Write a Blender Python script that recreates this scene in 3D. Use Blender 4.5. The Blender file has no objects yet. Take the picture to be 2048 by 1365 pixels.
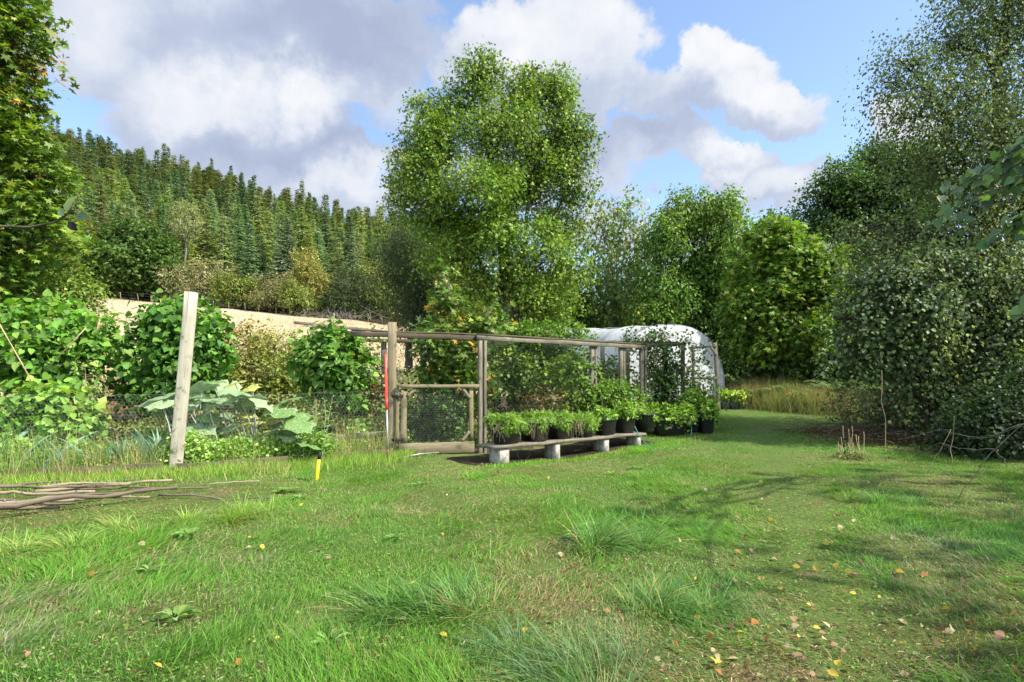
import bpy, math
import numpy as np
from mathutils import Vector, Matrix
C = bpy.context.scene
R = np.random.default_rng(11)
F, CX, HY, EYE = 1138.0, 1024.0, 765.0, 1.25      # focal length and horizon of the 2048 px photograph, eye height

# ---------------------------------------------------------------- camera, sky, sun, exposure
cam = bpy.data.objects.new('camera', bpy.data.cameras.new('camera'))
C.collection.objects.link(cam)
cam.data.sensor_width = 36; cam.data.lens = 36 * F / 2048
cam.data.shift_y = (HY - 682.5) / 2048
cam.data.clip_start = 0.05; cam.data.clip_end = 3000
cam.location = (0, 0, EYE); cam.rotation_euler = (math.pi / 2, 0, 0)
C.camera = cam
C.view_settings.view_transform = 'Standard'; C.view_settings.look = 'None'
C.view_settings.exposure = 1.4; C.view_settings.gamma = 1.0
SUN_AZ, SUN_EL = math.radians(110), math.radians(45)
sd = Vector((math.sin(SUN_AZ) * math.cos(SUN_EL), math.cos(SUN_AZ) * math.cos(SUN_EL), math.sin(SUN_EL)))
sun = bpy.data.objects.new('sun', bpy.data.lights.new('sun', 'SUN'))
sun.data.energy = 3.9; sun.data.angle = math.radians(0.6); sun.data.color = (1.0, 0.94, 0.84)
sun.rotation_euler = sd.to_track_quat('Z', 'Y').to_euler(); sun.location = (20, -20, 30)
C.collection.objects.link(sun)
C.render.engine = 'CYCLES'
C.cycles.max_bounces = 6; C.cycles.diffuse_bounces = 3; C.cycles.glossy_bounces = 2
C.cycles.transmission_bounces = 4; C.cycles.transparent_max_bounces = 8
C.cycles.caustics_reflective = False; C.cycles.caustics_refractive = False
C.cycles.use_denoising = True
C.render.use_persistent_data = False

class NT:
    """tiny node-tree helper"""
    def __init__(s, nt): s.nt = nt; s.nt.nodes.clear()
    def n(s, t, **kw):
        nd = s.nt.nodes.new(t)
        for k, v in kw.items():
            if k == 'ins':
                for i, x in v.items():
                    if isinstance(x, bpy.types.NodeSocket): s.nt.links.new(x, nd.inputs[i])
                    else: nd.inputs[i].default_value = x
            else: setattr(nd, k, v)
        return nd
    def math(s, op, a, b=0.0, c=None, clamp=False):
        ins = {0: a, 1: b}
        if c is not None: ins[2] = c
        return s.n('ShaderNodeMath', operation=op, use_clamp=clamp, ins=ins).outputs[0]
    def vm(s, op, a, b=(0, 0, 0)):
        nd = s.n('ShaderNodeVectorMath', operation=op, ins={0: a})
        if op == 'SCALE': s._set(nd, 3, b)
        else: s._set(nd, 1, b)
        return nd
    def _set(s, nd, i, x):
        if isinstance(x, bpy.types.NodeSocket): s.nt.links.new(x, nd.inputs[i])
        else: nd.inputs[i].default_value = x
    def noise(s, vec, scale, detail=4, rough=0.55, dist=0.0):
        nd = s.n('ShaderNodeTexNoise', ins={'Scale': scale, 'Detail': detail, 'Roughness': rough, 'Distortion': dist})
        if vec is not None: s.nt.links.new(vec, nd.inputs['Vector'])
        return nd
    def ramp(s, fac, stops, interp='LINEAR'):
        nd = s.n('ShaderNodeValToRGB', ins={0: fac}); cr = nd.color_ramp; cr.interpolation = interp
        while len(cr.elements) < len(stops): cr.elements.new(0.5)
        for e, (p, c) in zip(cr.elements, stops): e.position = p; e.color = (*c, 1)
        return nd.outputs[0]
    def rng(s, v, a, b, c=0.0, d=1.0, smooth=True):
        return s.n('ShaderNodeMapRange', interpolation_type='SMOOTHSTEP' if smooth else 'LINEAR', ins={0: v, 1: a, 2: b, 3: c, 4: d}).outputs[0]
    def mix(s, f, a, b, blend='MIX'):
        nd = s.n('ShaderNodeMix', data_type='RGBA', blend_type=blend); s._set(nd, 0, f)
        for i, x in ((6, a), (7, b)):
            s._set(nd, i, x if isinstance(x, bpy.types.NodeSocket) else (*x[:3], 1))
        return nd.outputs[2]

# --- world: Nishita sky with clouds laid out by direction
w = bpy.data.worlds.new('World'); C.world = w; w.use_nodes = True
t = NT(w.node_tree)
SKYS = 0.112
sky = t.n('ShaderNodeTexSky', sky_type='NISHITA', sun_disc=False, sun_elevation=SUN_EL, sun_rotation=SUN_AZ, altitude=100, air_density=1.0, dust_density=0.6, ozone_density=2.0)
tc = t.n('ShaderNodeTexCoord').outputs['Generated']
sx = t.n('ShaderNodeSeparateXYZ', ins={0: tc})
yy = t.math('MAXIMUM', sx.outputs[1], 0.02)
U = t.math('DIVIDE', sx.outputs[0], yy); V = t.math('DIVIDE', sx.outputs[2], yy)
uv0 = t.n('ShaderNodeCombineXYZ', ins={0: U, 1: V, 2: 0.0}).outputs[0]
wn = t.noise(tc, 3.2, 5, 0.55).outputs['Color']
wn2 = t.noise(tc, 11.0, 8, 0.66).outputs['Color']
off = t.vm('SCALE', t.vm('SUBTRACT', wn, (.5, .5, .5)).outputs[0], 0.36).outputs[0]
off2 = t.vm('SCALE', t.vm('SUBTRACT', wn2, (.5, .5, .5)).outputs[0], 0.17).outputs[0]
uv = t.vm('ADD', t.vm('ADD', uv0, off).outputs[0], off2).outputs[0]
uv = t.vm('MULTIPLY', uv, (1, 1, 0)).outputs[0]
def blobs(lst, soft=0.55):
    acc = None
    for (px, py, rx, ry, wt) in lst:
        d = t.vm('SUBTRACT', uv, ((px - CX) / F, (HY - py) / F, 0)).outputs[0]
        d = t.vm('MULTIPLY', d, (F / rx, F / ry, 0)).outputs[0]
        l = t.vm('LENGTH', d).outputs['Value']
        m = t.rng(l, 1.0 + soft, 1.0 - soft, 0.0, wt)
        acc = m if acc is None else t.math('MAXIMUM', acc, m)
    return acc
cover = blobs([(330, 90, 300, 130, 1), (640, 90, 300, 130, 1), (470, 240, 230, 130, 1), (640, 330, 200, 70, .85), (820, 220, 120, 60, .6),
               (1090, 90, 200, 120, 1), (1120, 220, 170, 90, 1), (1420, 170, 95, 85, 1), (1510, 240, 125, 65, 1), (1330, 240, 130, 60, .8),
               (1300, 345, 170, 60, .85), (1480, 370, 110, 50, .8), (1600, 420, 150, 60, .8), (1790, 240, 85, 90, .8), (1830, 340, 110, 70, .8),
               (620, 400, 330, 60, .75), (1000, 380, 300, 80, .7), (160, 110, 110, 70, .7), (700, -260, 500, 160, 1), (1700, -250, 260, 120, .9), (1250, 480, 500, 50, .6)])
n3 = t.noise(tc, 7.0, 6, 0.62).outputs['Fac']
cover = t.math('ADD', cover, t.math('MULTIPLY', t.math('SUBTRACT', n3, 0.5), 0.9))
cover = t.rng(cover, 0.34, 0.70)
far = t.rng(t.noise(tc, 1.7, 4, .5).outputs['Fac'], .42, .56, 0, .95)      # loose clouds over the unseen rest of the sky, added fill at the rear
side = t.rng(sx.outputs[1], 0.30, 0.10)
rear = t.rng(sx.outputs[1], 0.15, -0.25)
cover = t.math('MAXIMUM', cover, t.math('MULTIPLY', far, side))
bright = blobs([(400, 180, 110, 100, 1), (590, 185, 70, 70, 1), (1130, 70, 170, 110, 1), (1040, 30, 120, 50, .9), (1430, 125, 80, 60, 1), (1500, 215, 110, 55, .9), (1370, 170, 60, 40, .8),
                (1440, 345, 60, 35, 1), (700, 350, 110, 45, .9), (1800, 200, 70, 80, .8), (230, 60, 90, 60, .5), (1560, 400, 60, 30, .8), (880, 200, 70, 60, .5), (1180, 170, 70, 60, .5)], .75)
dark = blobs([(640, 60, 260, 70, 1), (560, 290, 220, 60, .9), (1430, 270, 150, 35, .7), (1270, 320, 120, 40, .7), (800, 110, 120, 50, .9), (1100, 250, 120, 50, .5), (460, 60, 120, 60, .6)], .7)
tone = t.math('ADD', t.math('MULTIPLY', t.math('SUBTRACT', bright, dark), 0.42), 0.44)
tone = t.math('ADD', tone, t.math('MULTIPLY', t.math('SUBTRACT', t.noise(tc, 9.0, 7, .62).outputs['Fac'], .5), 0.75), clamp=True)
ccol = t.ramp(tone, [(0.0, (0.42, 0.485, 0.66)), (0.35, (0.54, 0.61, 0.77)), (0.62, (0.73, 0.78, 0.88)), (1.0, (0.97, 0.975, 0.99))])
skyc = t.mix(.03, sky.outputs[0], (5.5, 6.2, 7.2))
bg1 = t.n('ShaderNodeBackground', ins={0: skyc, 1: SKYS})
bg2 = t.n('ShaderNodeBackground', ins={0: ccol, 1: t.rng(rear, 0, 1, 0.39, 1.9)})  # clouds behind the camera are made brighter, as added fill for the shadows
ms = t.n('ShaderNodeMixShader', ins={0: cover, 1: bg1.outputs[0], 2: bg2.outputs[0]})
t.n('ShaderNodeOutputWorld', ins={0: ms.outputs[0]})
w.cycles.sampling_method = 'MANUAL'; w.cycles.sample_map_resolution = 512

# ---------------------------------------------------------------- maths helpers
def unit(a):
    a = np.asarray(a, float); return a / np.maximum(np.linalg.norm(a, axis=-1, keepdims=True), 1e-9)
def _h(i, seed):
    a = (i[..., 0] * 374761393 + i[..., 1] * 668265263 + i[..., 2] * 2147483647 + seed * 974634777).astype(np.int64) & 0xffffffff
    a = ((a ^ (a >> 13)) * 1274126177) & 0xffffffff
    return ((a ^ (a >> 16)) & 0xffff) / 65535.0
def vnoise(p, seed=1):
    p = np.asarray(p, float); i = np.floor(p).astype(np.int64); f = p - i; f = f * f * (3 - 2 * f); r = 0
    for dx in (0, 1):
        for dy in (0, 1):
            for dz in (0, 1):
                wgt = (f[..., 0] if dx else 1 - f[..., 0]) * (f[..., 1] if dy else 1 - f[..., 1]) * (f[..., 2] if dz else 1 - f[..., 2])
                r = r + wgt * _h(i + np.array([dx, dy, dz]), seed)
    return r
def fbm(p, seed=1, o=3):
    r = 0; a = .5
    for k in range(o): r = r + a * vnoise(np.asarray(p) * 2 ** k, seed + k); a *= .5
    return r / (1 - .5 ** o)
def n2(x, y, s, seed=1, o=3):
    x = np.asarray(x, float); return fbm(np.stack([x * s, np.asarray(y, float) * s, x * 0 + .5], -1), seed, o)

# garden edge on the lawn side (the fence, the cage front, the tunnel)
EX = np.array([-30, -6.4, -4.6, -2.0, -.56, 2.9, 4.1, 6.3, 7.2]); EY = np.array([-3, 7.1, 7.9, 9.4, 9.95, 12.5, 13.4, 16.9, 18.5])
def edge(x): return np.interp(x, EX, EY)
def in_garden(x, y): return (y > edge(x)) & (x < 6.6) & (y < 21)
def gz(x, y):
    x = np.asarray(x, float); y = np.asarray(y, float)
    z = .065 * np.log1p(np.exp((np.minimum(y, 75) - 10) * 1.2)) / 1.2
    u = np.clip(x / np.maximum(y, 20), -1.25, 1.0)
    wf = np.clip(.44 - 1.11 * u, 0, 2)
    z = z + .13 * np.clip(np.minimum(y, 75) - 22, 0, None) * wf
    s = np.clip(.238 - .385 * u, 0.03, .7)
    z = z + np.clip(np.minimum(y, 203) - 75, 0, None) * s - np.clip(y - 215, 0, 400) * .08
    near = np.clip(1 - (y - 25) / 10, 0, 1)
    z = z + near * ((n2(x, y, .6, 5) - .5) * .10 + (n2(x, y, 1.9, 9) - .5) * .05) * np.where(y > 1, 1, .3)
    z = z - .07 * np.exp(-(((x - 1.0) * .67 - (y - 9.9) * .74) ** 2 / 1.1 + ((x - 1.0) * .74 + (y - 9.9) * .67) ** 2 / 7.5))
    return z + np.clip((y - 30) / 40, 0, 1) * (n2(x, y, .05, 21) - .5) * 2.0
def gz1(x, y): return float(gz(np.array([x]), np.array([y]))[0])
def at(px, py, Y): return np.array([(px - CX) / F * Y, Y, EYE + (HY - py) / F * Y])
def G(px, Y):
    x = (px - CX) / F * Y; return np.array([x, Y, gz1(x, Y)])

# ---------------------------------------------------------------- object helpers
def prop(o, label=None, cat=None, group=None, kind=None):
    if label: o['label'] = label
    if cat: o['category'] = cat
    if group: o['group'] = group
    if kind: o['kind'] = kind
    return o
def thing(name, loc, label, cat, group=None, rz=0.0):
    o = bpy.data.objects.new(name, None); C.collection.objects.link(o)
    o.empty_display_size = .2
    o.location = loc; o.rotation_euler = (0, 0, rz); return prop(o, label, cat, group)
def copy_tree(o, parent=None):
    c = o.copy(); C.collection.objects.link(c); c.parent = parent
    for ch in list(o.children): copy_tree(ch, c)
    return c
class MB:
    """collects geometry; build() links it as ONE mesh object"""
    def __init__(s): s.V = []; s.T = []; s.Q = []; s.TM = []; s.QM = []; s.col = []; s.tc = []; s.n = 0
    def add(s, V, T=None, Q=None, col=None, tc=None, m=0):
        V = np.asarray(V, float).reshape(-1, 3); k = len(V)
        s.V.append(V)
        s.col.append(np.broadcast_to(np.asarray(col if col is not None else (.5, .5, .5), float), (k, 3)))
        s.tc.append(np.zeros((k, 3)) if tc is None else np.asarray(tc, float).reshape(-1, 3))
        if T is not None and len(T): T = np.asarray(T, int) + s.n; s.T.append(T); s.TM.append(np.full(len(T), m))
        if Q is not None and len(Q): Q = np.asarray(Q, int) + s.n; s.Q.append(Q); s.QM.append(np.full(len(Q), m))
        s.n += k; return s
    def tube(s, P, r, k=6, m=0, cap=True, col=None):
        P = np.asarray(P, float); n = len(P); r = np.broadcast_to(np.asarray(r, float), (n,))
        tg = unit(np.gradient(P, axis=0)); ref = np.array([0, 0, 1.]) if abs(tg[0][2]) < .9 else np.array([1., 0, 0])
        a = unit(np.cross(tg, ref)); b = np.cross(tg, a)
        th = np.arange(k) / k * 2 * math.pi
        V = P[:, None] + r[:, None, None] * (np.cos(th)[None, :, None] * a[:, None] + np.sin(th)[None, :, None] * b[:, None])
        L = np.concatenate([[0], np.cumsum(np.linalg.norm(np.diff(P, axis=0), axis=1))])
        tcv = np.stack([np.repeat(L, k), np.tile(th, n) * np.repeat(r, k), np.full(n * k, R.random() * 9)], -1)
        i = np.arange(n - 1)[:, None] * k; j = np.arange(k)[None]; j2 = (j + 1) % k
        Q = np.stack([i + j, i + j2, i + k + j2, i + k + j], -1).reshape(-1, 4)
        T = []
        if cap and k > 3:
            for q in range(1, k - 1): T.append((0, q + 1, q)); T.append(((n - 1) * k, (n - 1) * k + q, (n - 1) * k + q + 1))
        return s.add(V, T, Q, col, tcv, m)
    def board(s, p0, p1, wd, th, up=(0, 0, 1), m=0, seg=6, wob=.003, ch=.006, col=None):
        """a sawn board from p0 to p1: wd across 'up', th along 'up', chamfered, slightly uneven"""
        p0 = np.asarray(p0, float); p1 = np.asarray(p1, float); d = unit(p1 - p0); up = np.asarray(up, float)
        up = unit(up - d * np.dot(up, d)); sd_ = np.cross(d, up); a, b = wd / 2, th / 2; c = min(ch, a * .4, b * .4)
        prof = [(-a + c, -b), (a - c, -b), (a, -b + c), (a, b - c), (a - c, b), (-a + c, b), (-a, b - c), (-a, -b + c)]
        L = np.linalg.norm(p1 - p0); tt = np.linspace(0, 1, seg + 1); V = []; tcv = []; rid = R.random() * 9
        per = np.cumsum([0, wd, c, th, c, wd, c, th])
        for q in tt:
            o = p0 + d * L * q + (sd_ * R.normal() + up * R.normal()) * wob
            for k, (x, y) in enumerate(prof): V.append(o + sd_ * x + up * y); tcv.append((L * q, per[k], rid))
        Q = []
        for i in range(seg):
            for k in range(8): Q.append((i * 8 + k, i * 8 + (k + 1) % 8, i * 8 + 8 + (k + 1) % 8, i * 8 + 8 + k))
        T = []
        for k in range(1, 7): T += [(0, k + 1, k), (seg * 8, seg * 8 + k, seg * 8 + k + 1)]
        return s.add(V, T, Q, col, tcv, m)
    def build(s, name, mats, parent=None, loc=None, smooth=False, rel=True):
        V = np.concatenate(s.V) if s.V else np.zeros((0, 3))
        o0 = np.zeros(3)
        if loc is not None: o0 = np.asarray(loc, float)
        elif parent is not None and rel: o0 = np.array(parent_loc(parent))
        me = bpy.data.meshes.new(name); V = V - o0
        T = np.concatenate(s.T) if s.T else np.zeros((0, 3), int); Q = np.concatenate(s.Q) if s.Q else np.zeros((0, 4), int)
        me.vertices.add(len(V)); me.vertices.foreach_set('co', V.ravel().astype(np.float32))
        nl = T.size + Q.size; me.loops.add(nl); me.polygons.add(len(T) + len(Q))
        me.loops.foreach_set('vertex_index', np.concatenate([T.ravel(), Q.ravel()]).astype(np.int32))
        me.polygons.foreach_set('loop_start', np.concatenate([np.arange(len(T)) * 3, T.size + np.arange(len(Q)) * 4]).astype(np.int32))
        mi = np.concatenate((s.TM or [np.zeros(0)]) + (s.QM or [np.zeros(0)])).astype(np.int32)
        me.polygons.foreach_set('material_index', mi)
        if smooth: me.polygons.foreach_set('use_smooth', np.ones(len(mi), bool))
        col = np.concatenate(s.col); ca = me.color_attributes.new('col', 'FLOAT_COLOR', 'POINT')
        ca.data.foreach_set('color', np.concatenate([col, np.ones((len(col), 1))], 1).ravel().astype(np.float32))
        ta = me.attributes.new('tc', 'FLOAT_VECTOR', 'POINT'); ta.data.foreach_set('vector', np.concatenate(s.tc).ravel().astype(np.float32))
        me.update(calc_edges=True)
        for mt in (mats if isinstance(mats, (list, tuple)) else [mats]): me.materials.append(mt)
        o = bpy.data.objects.new(name, me); C.collection.objects.link(o)
        if loc is not None: o.location = loc
        if parent is not None: o.parent = parent
        return o
def parent_loc(p):
    v = Vector((0, 0, 0))
    while p is not None: v += p.location; p = p.parent
    return v

# ---------------------------------------------------------------- materials
def principled(name, rough=.8, spec=.3):
    m = bpy.data.materials.new(name); m.use_nodes = True; t = NT(m.node_tree)
    b = t.n('ShaderNodeBsdfPrincipled', ins={'Roughness': rough, 'Specular IOR Level': spec})
    out = t.n('ShaderNodeOutputMaterial', ins={0: b.outputs[0]})
    return m, t, b, out
def leaf_mat(name, rough=.5, spec=.4, trans=.35, tcol=(1.15, 1.25, .55), objvar=0.0):
    m, t, b, out = principled(name, rough, spec)
    a = t.n('ShaderNodeAttribute', attribute_name='col').outputs[0]
    if objvar:
        rn = t.n('ShaderNodeObjectInfo').outputs['Random']
        hs = t.n('ShaderNodeHueSaturation', ins={0: t.rng(rn, 0, 1, .5 - .035 * objvar, .5 + .02 * objvar, False), 1: t.rng(t.math('FRACT', t.math('MULTIPLY', rn, 7.31)), 0, 1, 1 - .25 * objvar, 1 + .1 * objvar, False),
            2: t.rng(t.math('FRACT', t.math('MULTIPLY', rn, 13.7)), 0, 1, 1 - .28 * objvar, 1 + .35 * objvar, False), 4: a})
        a = hs.outputs[0]
    t._set(b, 0, a)
    tr = t.n('ShaderNodeBsdfTranslucent', ins={0: t.mix(1.0, a, tcol, 'MULTIPLY')})
    ms = t.n('ShaderNodeMixShader', ins={0: trans, 1: b.outputs[0], 2: tr.outputs[0]})
    t.nt.links.new(ms.outputs[0], out.inputs[0]); return m
def wood_mat(name, c1, c2, moss=0.0, rough=.85, c3=None):
    m, t, b, out = principled(name, rough, .2)
    a = t.n('ShaderNodeAttribute', attribute_name='tc').outputs['Vector']
    v = t.vm('MULTIPLY', a, (1.6, 45, 1)).outputs[0]
    g = t.noise(v, 1.0, 6, .6, 1.2).outputs['Fac']
    big = t.noise(t.vm('MULTIPLY', a, (2.2, 6, 1)).outputs[0], 1.0, 4, .6).outputs['Fac']
    col = t.ramp(g, [(.25, c1), (.7, c2)])
    col = t.mix(t.rng(big, .45, .72, 0, .55), col, c3 or tuple(x * .55 for x in c1))
    ck = t.noise(t.vm('MULTIPLY', a, (.9, 75, 1)).outputs[0], 1.0, 3, .5, .4).outputs['Fac']
    col = t.mix(t.rng(ck, .63, .70, 0, .75), col, tuple(x * .25 for x in c1))
    kn = t.n('ShaderNodeTexVoronoi', ins={'Scale': 1.0}); t.nt.links.new(t.vm('MULTIPLY', a, (3.1, 9, 1)).outputs[0], kn.inputs['Vector'])
    col = t.mix(t.rng(kn.outputs['Distance'], .10, .05, 0, .7), col, tuple(x * .35 for x in c1))
    if moss:
        pos = t.n('ShaderNodeNewGeometry').outputs['Position']
        mk = t.noise(pos, 7, 5, .65).outputs['Fac']
        col = t.mix(t.rng(mk, .56 - .1 * moss, .7, 0, .8), col, (.05, .075, .02))
    t._set(b, 0, col)
    bp = t.n('ShaderNodeBump', ins={0: .5, 1: .004, 'Height': g}); t._set(b, 'Normal', bp.outputs[0]); return m
def bark_mat(name, c1, c2, sc=9):
    m, t, b, out = principled(name, .95, .1)
    pos = t.n('ShaderNodeTexCoord').outputs['Object']
    g = t.noise(t.vm('MULTIPLY', pos, (sc, sc, sc * .3)).outputs[0], 1, 6, .65, .6).outputs['Fac']
    t._set(b, 0, t.ramp(g, [(.3, c1), (.7, c2)]))
    bp = t.n('ShaderNodeBump', ins={0: .8, 1: .02, 'Height': g}); t._set(b, 'Normal', bp.outputs[0]); return m
def plain_mat(name, c, rough=.6, spec=.4, var=.25, metal=0, sc=12, bump=.0):
    m, t, b, out = principled(name, rough, spec); b.inputs['Metallic'].default_value = metal
    pos = t.n('ShaderNodeTexCoord').outputs['Object']
    g = t.noise(pos, sc, 5, .6).outputs['Fac']
    t._set(b, 0, t.ramp(g, [(.3, tuple(x * (1 - var) for x in c)), (.7, tuple(min(1, x * (1 + var)) for x in c))]))
    if bump:
        bp = t.n('ShaderNodeBump', ins={0: .6, 1: bump, 'Height': t.noise(pos, sc * 6, 4, .6).outputs['Fac']}); t._set(b, 'Normal', bp.outputs[0])
    return m

M = {}
M['leaf'] = leaf_mat('leaf', .5, .35, .38)
def big_leaf_mat():
    m, t, b, out = principled('broad_leaf', .6, .3); a = t.n('ShaderNodeAttribute', attribute_name='col').outputs[0]; pos = t.n('ShaderNodeTexCoord').outputs['Object']
    v = t.n('ShaderNodeTexVoronoi', feature='DISTANCE_TO_EDGE', ins={'Scale': 22.0}); t.nt.links.new(pos, v.inputs['Vector'])
    c = t.mix(t.rng(v.outputs['Distance'], .0, .09, .55, 0), a, (.50, .56, .36)); c = t.mix(t.rng(t.noise(pos, 9, 5, .65).outputs['Fac'], .5, .66, 0, .45), c, (.10, .20, .045)); c = t.mix(t.rng(t.noise(pos, 30, 4, .65).outputs['Fac'], .64, .72, 0, .8), c, (.38, .34, .12))
    t._set(b, 0, c); bp = t.n('ShaderNodeBump', ins={0: .7, 1: .02, 'Height': v.outputs['Distance']}); t._set(b, 'Normal', bp.outputs[0])
    tr = t.n('ShaderNodeBsdfTranslucent', ins={0: c}); ms = t.n('ShaderNodeMixShader', ins={0: .35, 1: b.outputs[0], 2: tr.outputs[0]}); t.nt.links.new(ms.outputs[0], out.inputs[0]); return m
M['leaf_big'] = big_leaf_mat()
M['leaf_gloss'] = leaf_mat('leaf_gloss', .5, .35, .3)
M['leaf_birch'] = leaf_mat('leaf_birch', .55, .3, .36)
M['needle'] = leaf_mat('needle', .8, .15, .35, objvar=1.0)
M['shrubfar'] = leaf_mat('shrub_leaf', .8, .15, .3, objvar=.35)
M['grass'] = leaf_mat('grass_blade', .6, .2, .45, (1.1, 1.2, .5))
M['dry'] = leaf_mat('dry_leaf', .75, .2, .25, (1.1, .95, .6))
M['bark'] = bark_mat('bark', (.035, .028, .02), (.12, .10, .075))
M['bark_grey'] = bark_mat('bark_grey', (.09, .08, .065), (.22, .20, .17), 14)
M['bark_dark'] = bark_mat('bark_dark', (.02, .016, .012), (.065, .052, .04))
M['wood'] = wood_mat('weathered_timber', (.085, .072, .05), (.235, .205, .155), .55)
M['wood_pale'] = wood_mat('pale_timber', (.27, .245, .18), (.41, .375, .285), .15, c3=(.22, .20, .14))
M['wood_gate'] = wood_mat('gate_timber', (.13, .105, .06), (.235, .195, .12), .3)
M['wood_dark'] = wood_mat('dark_timber', (.05, .038, .025), (.13, .10, .065), .6)
M['cane'] = wood_mat('cane', (.34, .24, .13), (.5, .38, .22))
M['stick'] = wood_mat('stick_bark', (.075, .058, .04), (.19, .15, .105), .3)
M['stick_pale'] = wood_mat('stick_pale', (.17, .13, .08), (.31, .25, .17), .2)
M['wire'] = plain_mat('galvanised_wire', (.27, .28, .26), .45, .5, .2, .6)
M['wire_dark'] = plain_mat('dark_wire', (.10, .10, .09), .6, .4, .2, .3)
M['tub'] = plain_mat('black_plastic', (.010, .012, .012), .42, .5, .5, sc=5, bump=.002)
M['tub_grey'] = plain_mat('grey_plastic', (.10, .11, .12), .5, .4, .25)
M['block'] = plain_mat('concrete', (.32, .30, .26), .95, .1, .35, sc=14, bump=.004)
M['red'] = plain_mat('red_paint', (.60, .035, .02), .4, .5, .18)
M['steel'] = plain_mat('grey_steel', (.36, .36, .34), .4, .5, .25, .5)
M['rust'] = plain_mat('rusty_steel', (.16, .085, .05), .8, .2, .4)
M['yellow'] = plain_mat('yellow_paint', (.80, .48, .01), .45, .4, .12)
M['black'] = plain_mat('black_rubber', (.015, .015, .016), .6, .3, .3)
M['hose'] = plain_mat('green_hose', (.03, .22, .15), .4, .5, .15)
M['soil'] = plain_mat('potting_soil', (.03, .02, .013), 1, .05, .5, sc=30, bump=.01)
M['white'] = plain_mat('white_paint', (.55, .55, .53), .6, .3, .1)
M['orange'] = plain_mat('orange_petal', (.75, .10, .02), .6, .2, .2)
def cover_mat():
    m, t, b, out = principled('polythene', .38, .45)
    pos = t.n('ShaderNodeTexCoord').outputs['Object']
    g = t.noise(pos, 1.6, 5, .6).outputs['Fac']; g2 = t.noise(t.vm('MULTIPLY', pos, (5, 5, 1.2)).outputs[0], 1, 5, .6).outputs['Fac']
    c = t.ramp(g, [(.3, (.44, .455, .435)), (.7, (.57, .58, .56))])
    c = t.mix(t.rng(g2, .48, .72, 0, .75), c, (.36, .375, .30))
    t._set(b, 0, c)
    bp = t.n('ShaderNodeBump', ins={0: .5, 1: .05, 'Height': t.noise(t.vm('MULTIPLY', pos, (1.5, 1.5, 5)).outputs[0], 1, 3, .5).outputs['Fac']}); t._set(b, 'Normal', bp.outputs[0])
    tr = t.n('ShaderNodeBsdfTranslucent', ins={0: (.8, .82, .78, 1)})
    ms = t.n('ShaderNodeMixShader', ins={0: .22, 1: b.outputs[0], 2: tr.outputs[0]})
    t.nt.links.new(ms.outputs[0], out.inputs[0]); return m
M['cover'] = cover_mat()
def ground_mat(name, stops, sc=3.0, sc2=28, bump=.05, patch=None):
    m, t, b, out = principled(name, .95, .1)
    pos = t.n('ShaderNodeTexCoord').outputs['Object']
    g = t.noise(pos, sc, 6, .65).outputs['Fac']; g2 = t.noise(pos, sc2, 6, .7).outputs['Fac']
    f = t.math('ADD', t.math('MULTIPLY', g, .5), t.math('MULTIPLY', g2, .5))
    c = t.ramp(f, stops)
    if patch:
        c = t.mix(t.rng(t.noise(pos, patch[0], 4, .6).outputs['Fac'], patch[1], patch[2]), c, patch[3])
    t._set(b, 0, c)
    bp = t.n('ShaderNodeBump', ins={0: .8, 1: bump, 'Height': f}); t._set(b, 'Normal', bp.outputs[0]); return m
M['lawn'] = ground_mat('lawn_soil', [(.3, (.045, .065, .016)), (.5, (.075, .12, .025)), (.7, (.11, .15, .04))], 2.5, 34, .05, (1.3, .56, .70, (.13, .105, .05)))
M['bed'] = ground_mat('bed_soil', [(.3, (.03, .022, .014)), (.6, (.07, .055, .035)), (.8, (.05, .07, .02))])
M['field'] = ground_mat('stubble', [(.3, (.26, .205, .125)), (.55, (.39, .315, .205)), (.75, (.46, .38, .26))], .35, 6, .15, (.09, .5, .66, (.27, .215, .12)))
M['hill'] = ground_mat('forest_floor', [(.3, (.02, .018, .01)), (.6, (.05, .045, .02)), (.8, (.10, .07, .035))], .5, 5, .2)
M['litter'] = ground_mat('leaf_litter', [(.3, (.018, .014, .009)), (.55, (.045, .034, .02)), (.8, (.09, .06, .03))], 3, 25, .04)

# ---------------------------------------------------------------- the ground, one grid split into lawn, beds, field, hill
xs = np.concatenate([-np.geomspace(600, 16, 60), np.arange(-15.8, 15.8, .2), np.geomspace(16, 600, 60)])
ys = np.concatenate([-np.geomspace(300, 4, 12), np.arange(-3.6, 26, .2), np.geomspace(26.4, 900, 130)])
X, Yg = np.meshgrid(xs, ys); Z = gz(X, Yg)
nx, ny = len(xs), len(ys); VV = np.stack([X, Yg, Z], -1).reshape(-1, 3)
ii = (np.arange(ny - 1)[:, None] * nx + np.arange(nx - 1)[None]).ravel()
QQ = np.stack([ii, ii + 1, ii + nx + 1, ii + nx], -1); cc = VV[QQ].mean(1)
cx_, cy_ = cc[:, 0], cc[:, 1]
kind = np.zeros(len(QQ), int)
kind[in_garden(cx_, cy_) ] = 1
kind[(cy_ > 21) & (cx_ < .0 * cy_ + 1) & (cy_ <= 71 + 2 * np.sin(cx_ * .2))] = 2
kind[(cy_ > 21) & (kind != 2)] = 3
kind[(cx_ > 8.6 + .35 * (n2(cx_, cy_, .5, 3) - .5) * 6 + np.clip(cy_ - 12, -6, 0) * -.25) & (cy_ > 5) & (cy_ < 21.1)] = 4
for k, (nm, mt) in enumerate([('ground', 'lawn'), ('vegetable_beds_soil', 'bed'), ('field', 'field'), ('hill', 'hill'), ('woodland_floor', 'litter')]):
    q = QQ[kind == k]; uq, inv = np.unique(q, return_inverse=True)
    mb = MB(); mb.add(VV[uq], None, inv.reshape(-1, 4)); prop(mb.build(nm, M[mt], smooth=True), kind='structure')
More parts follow.
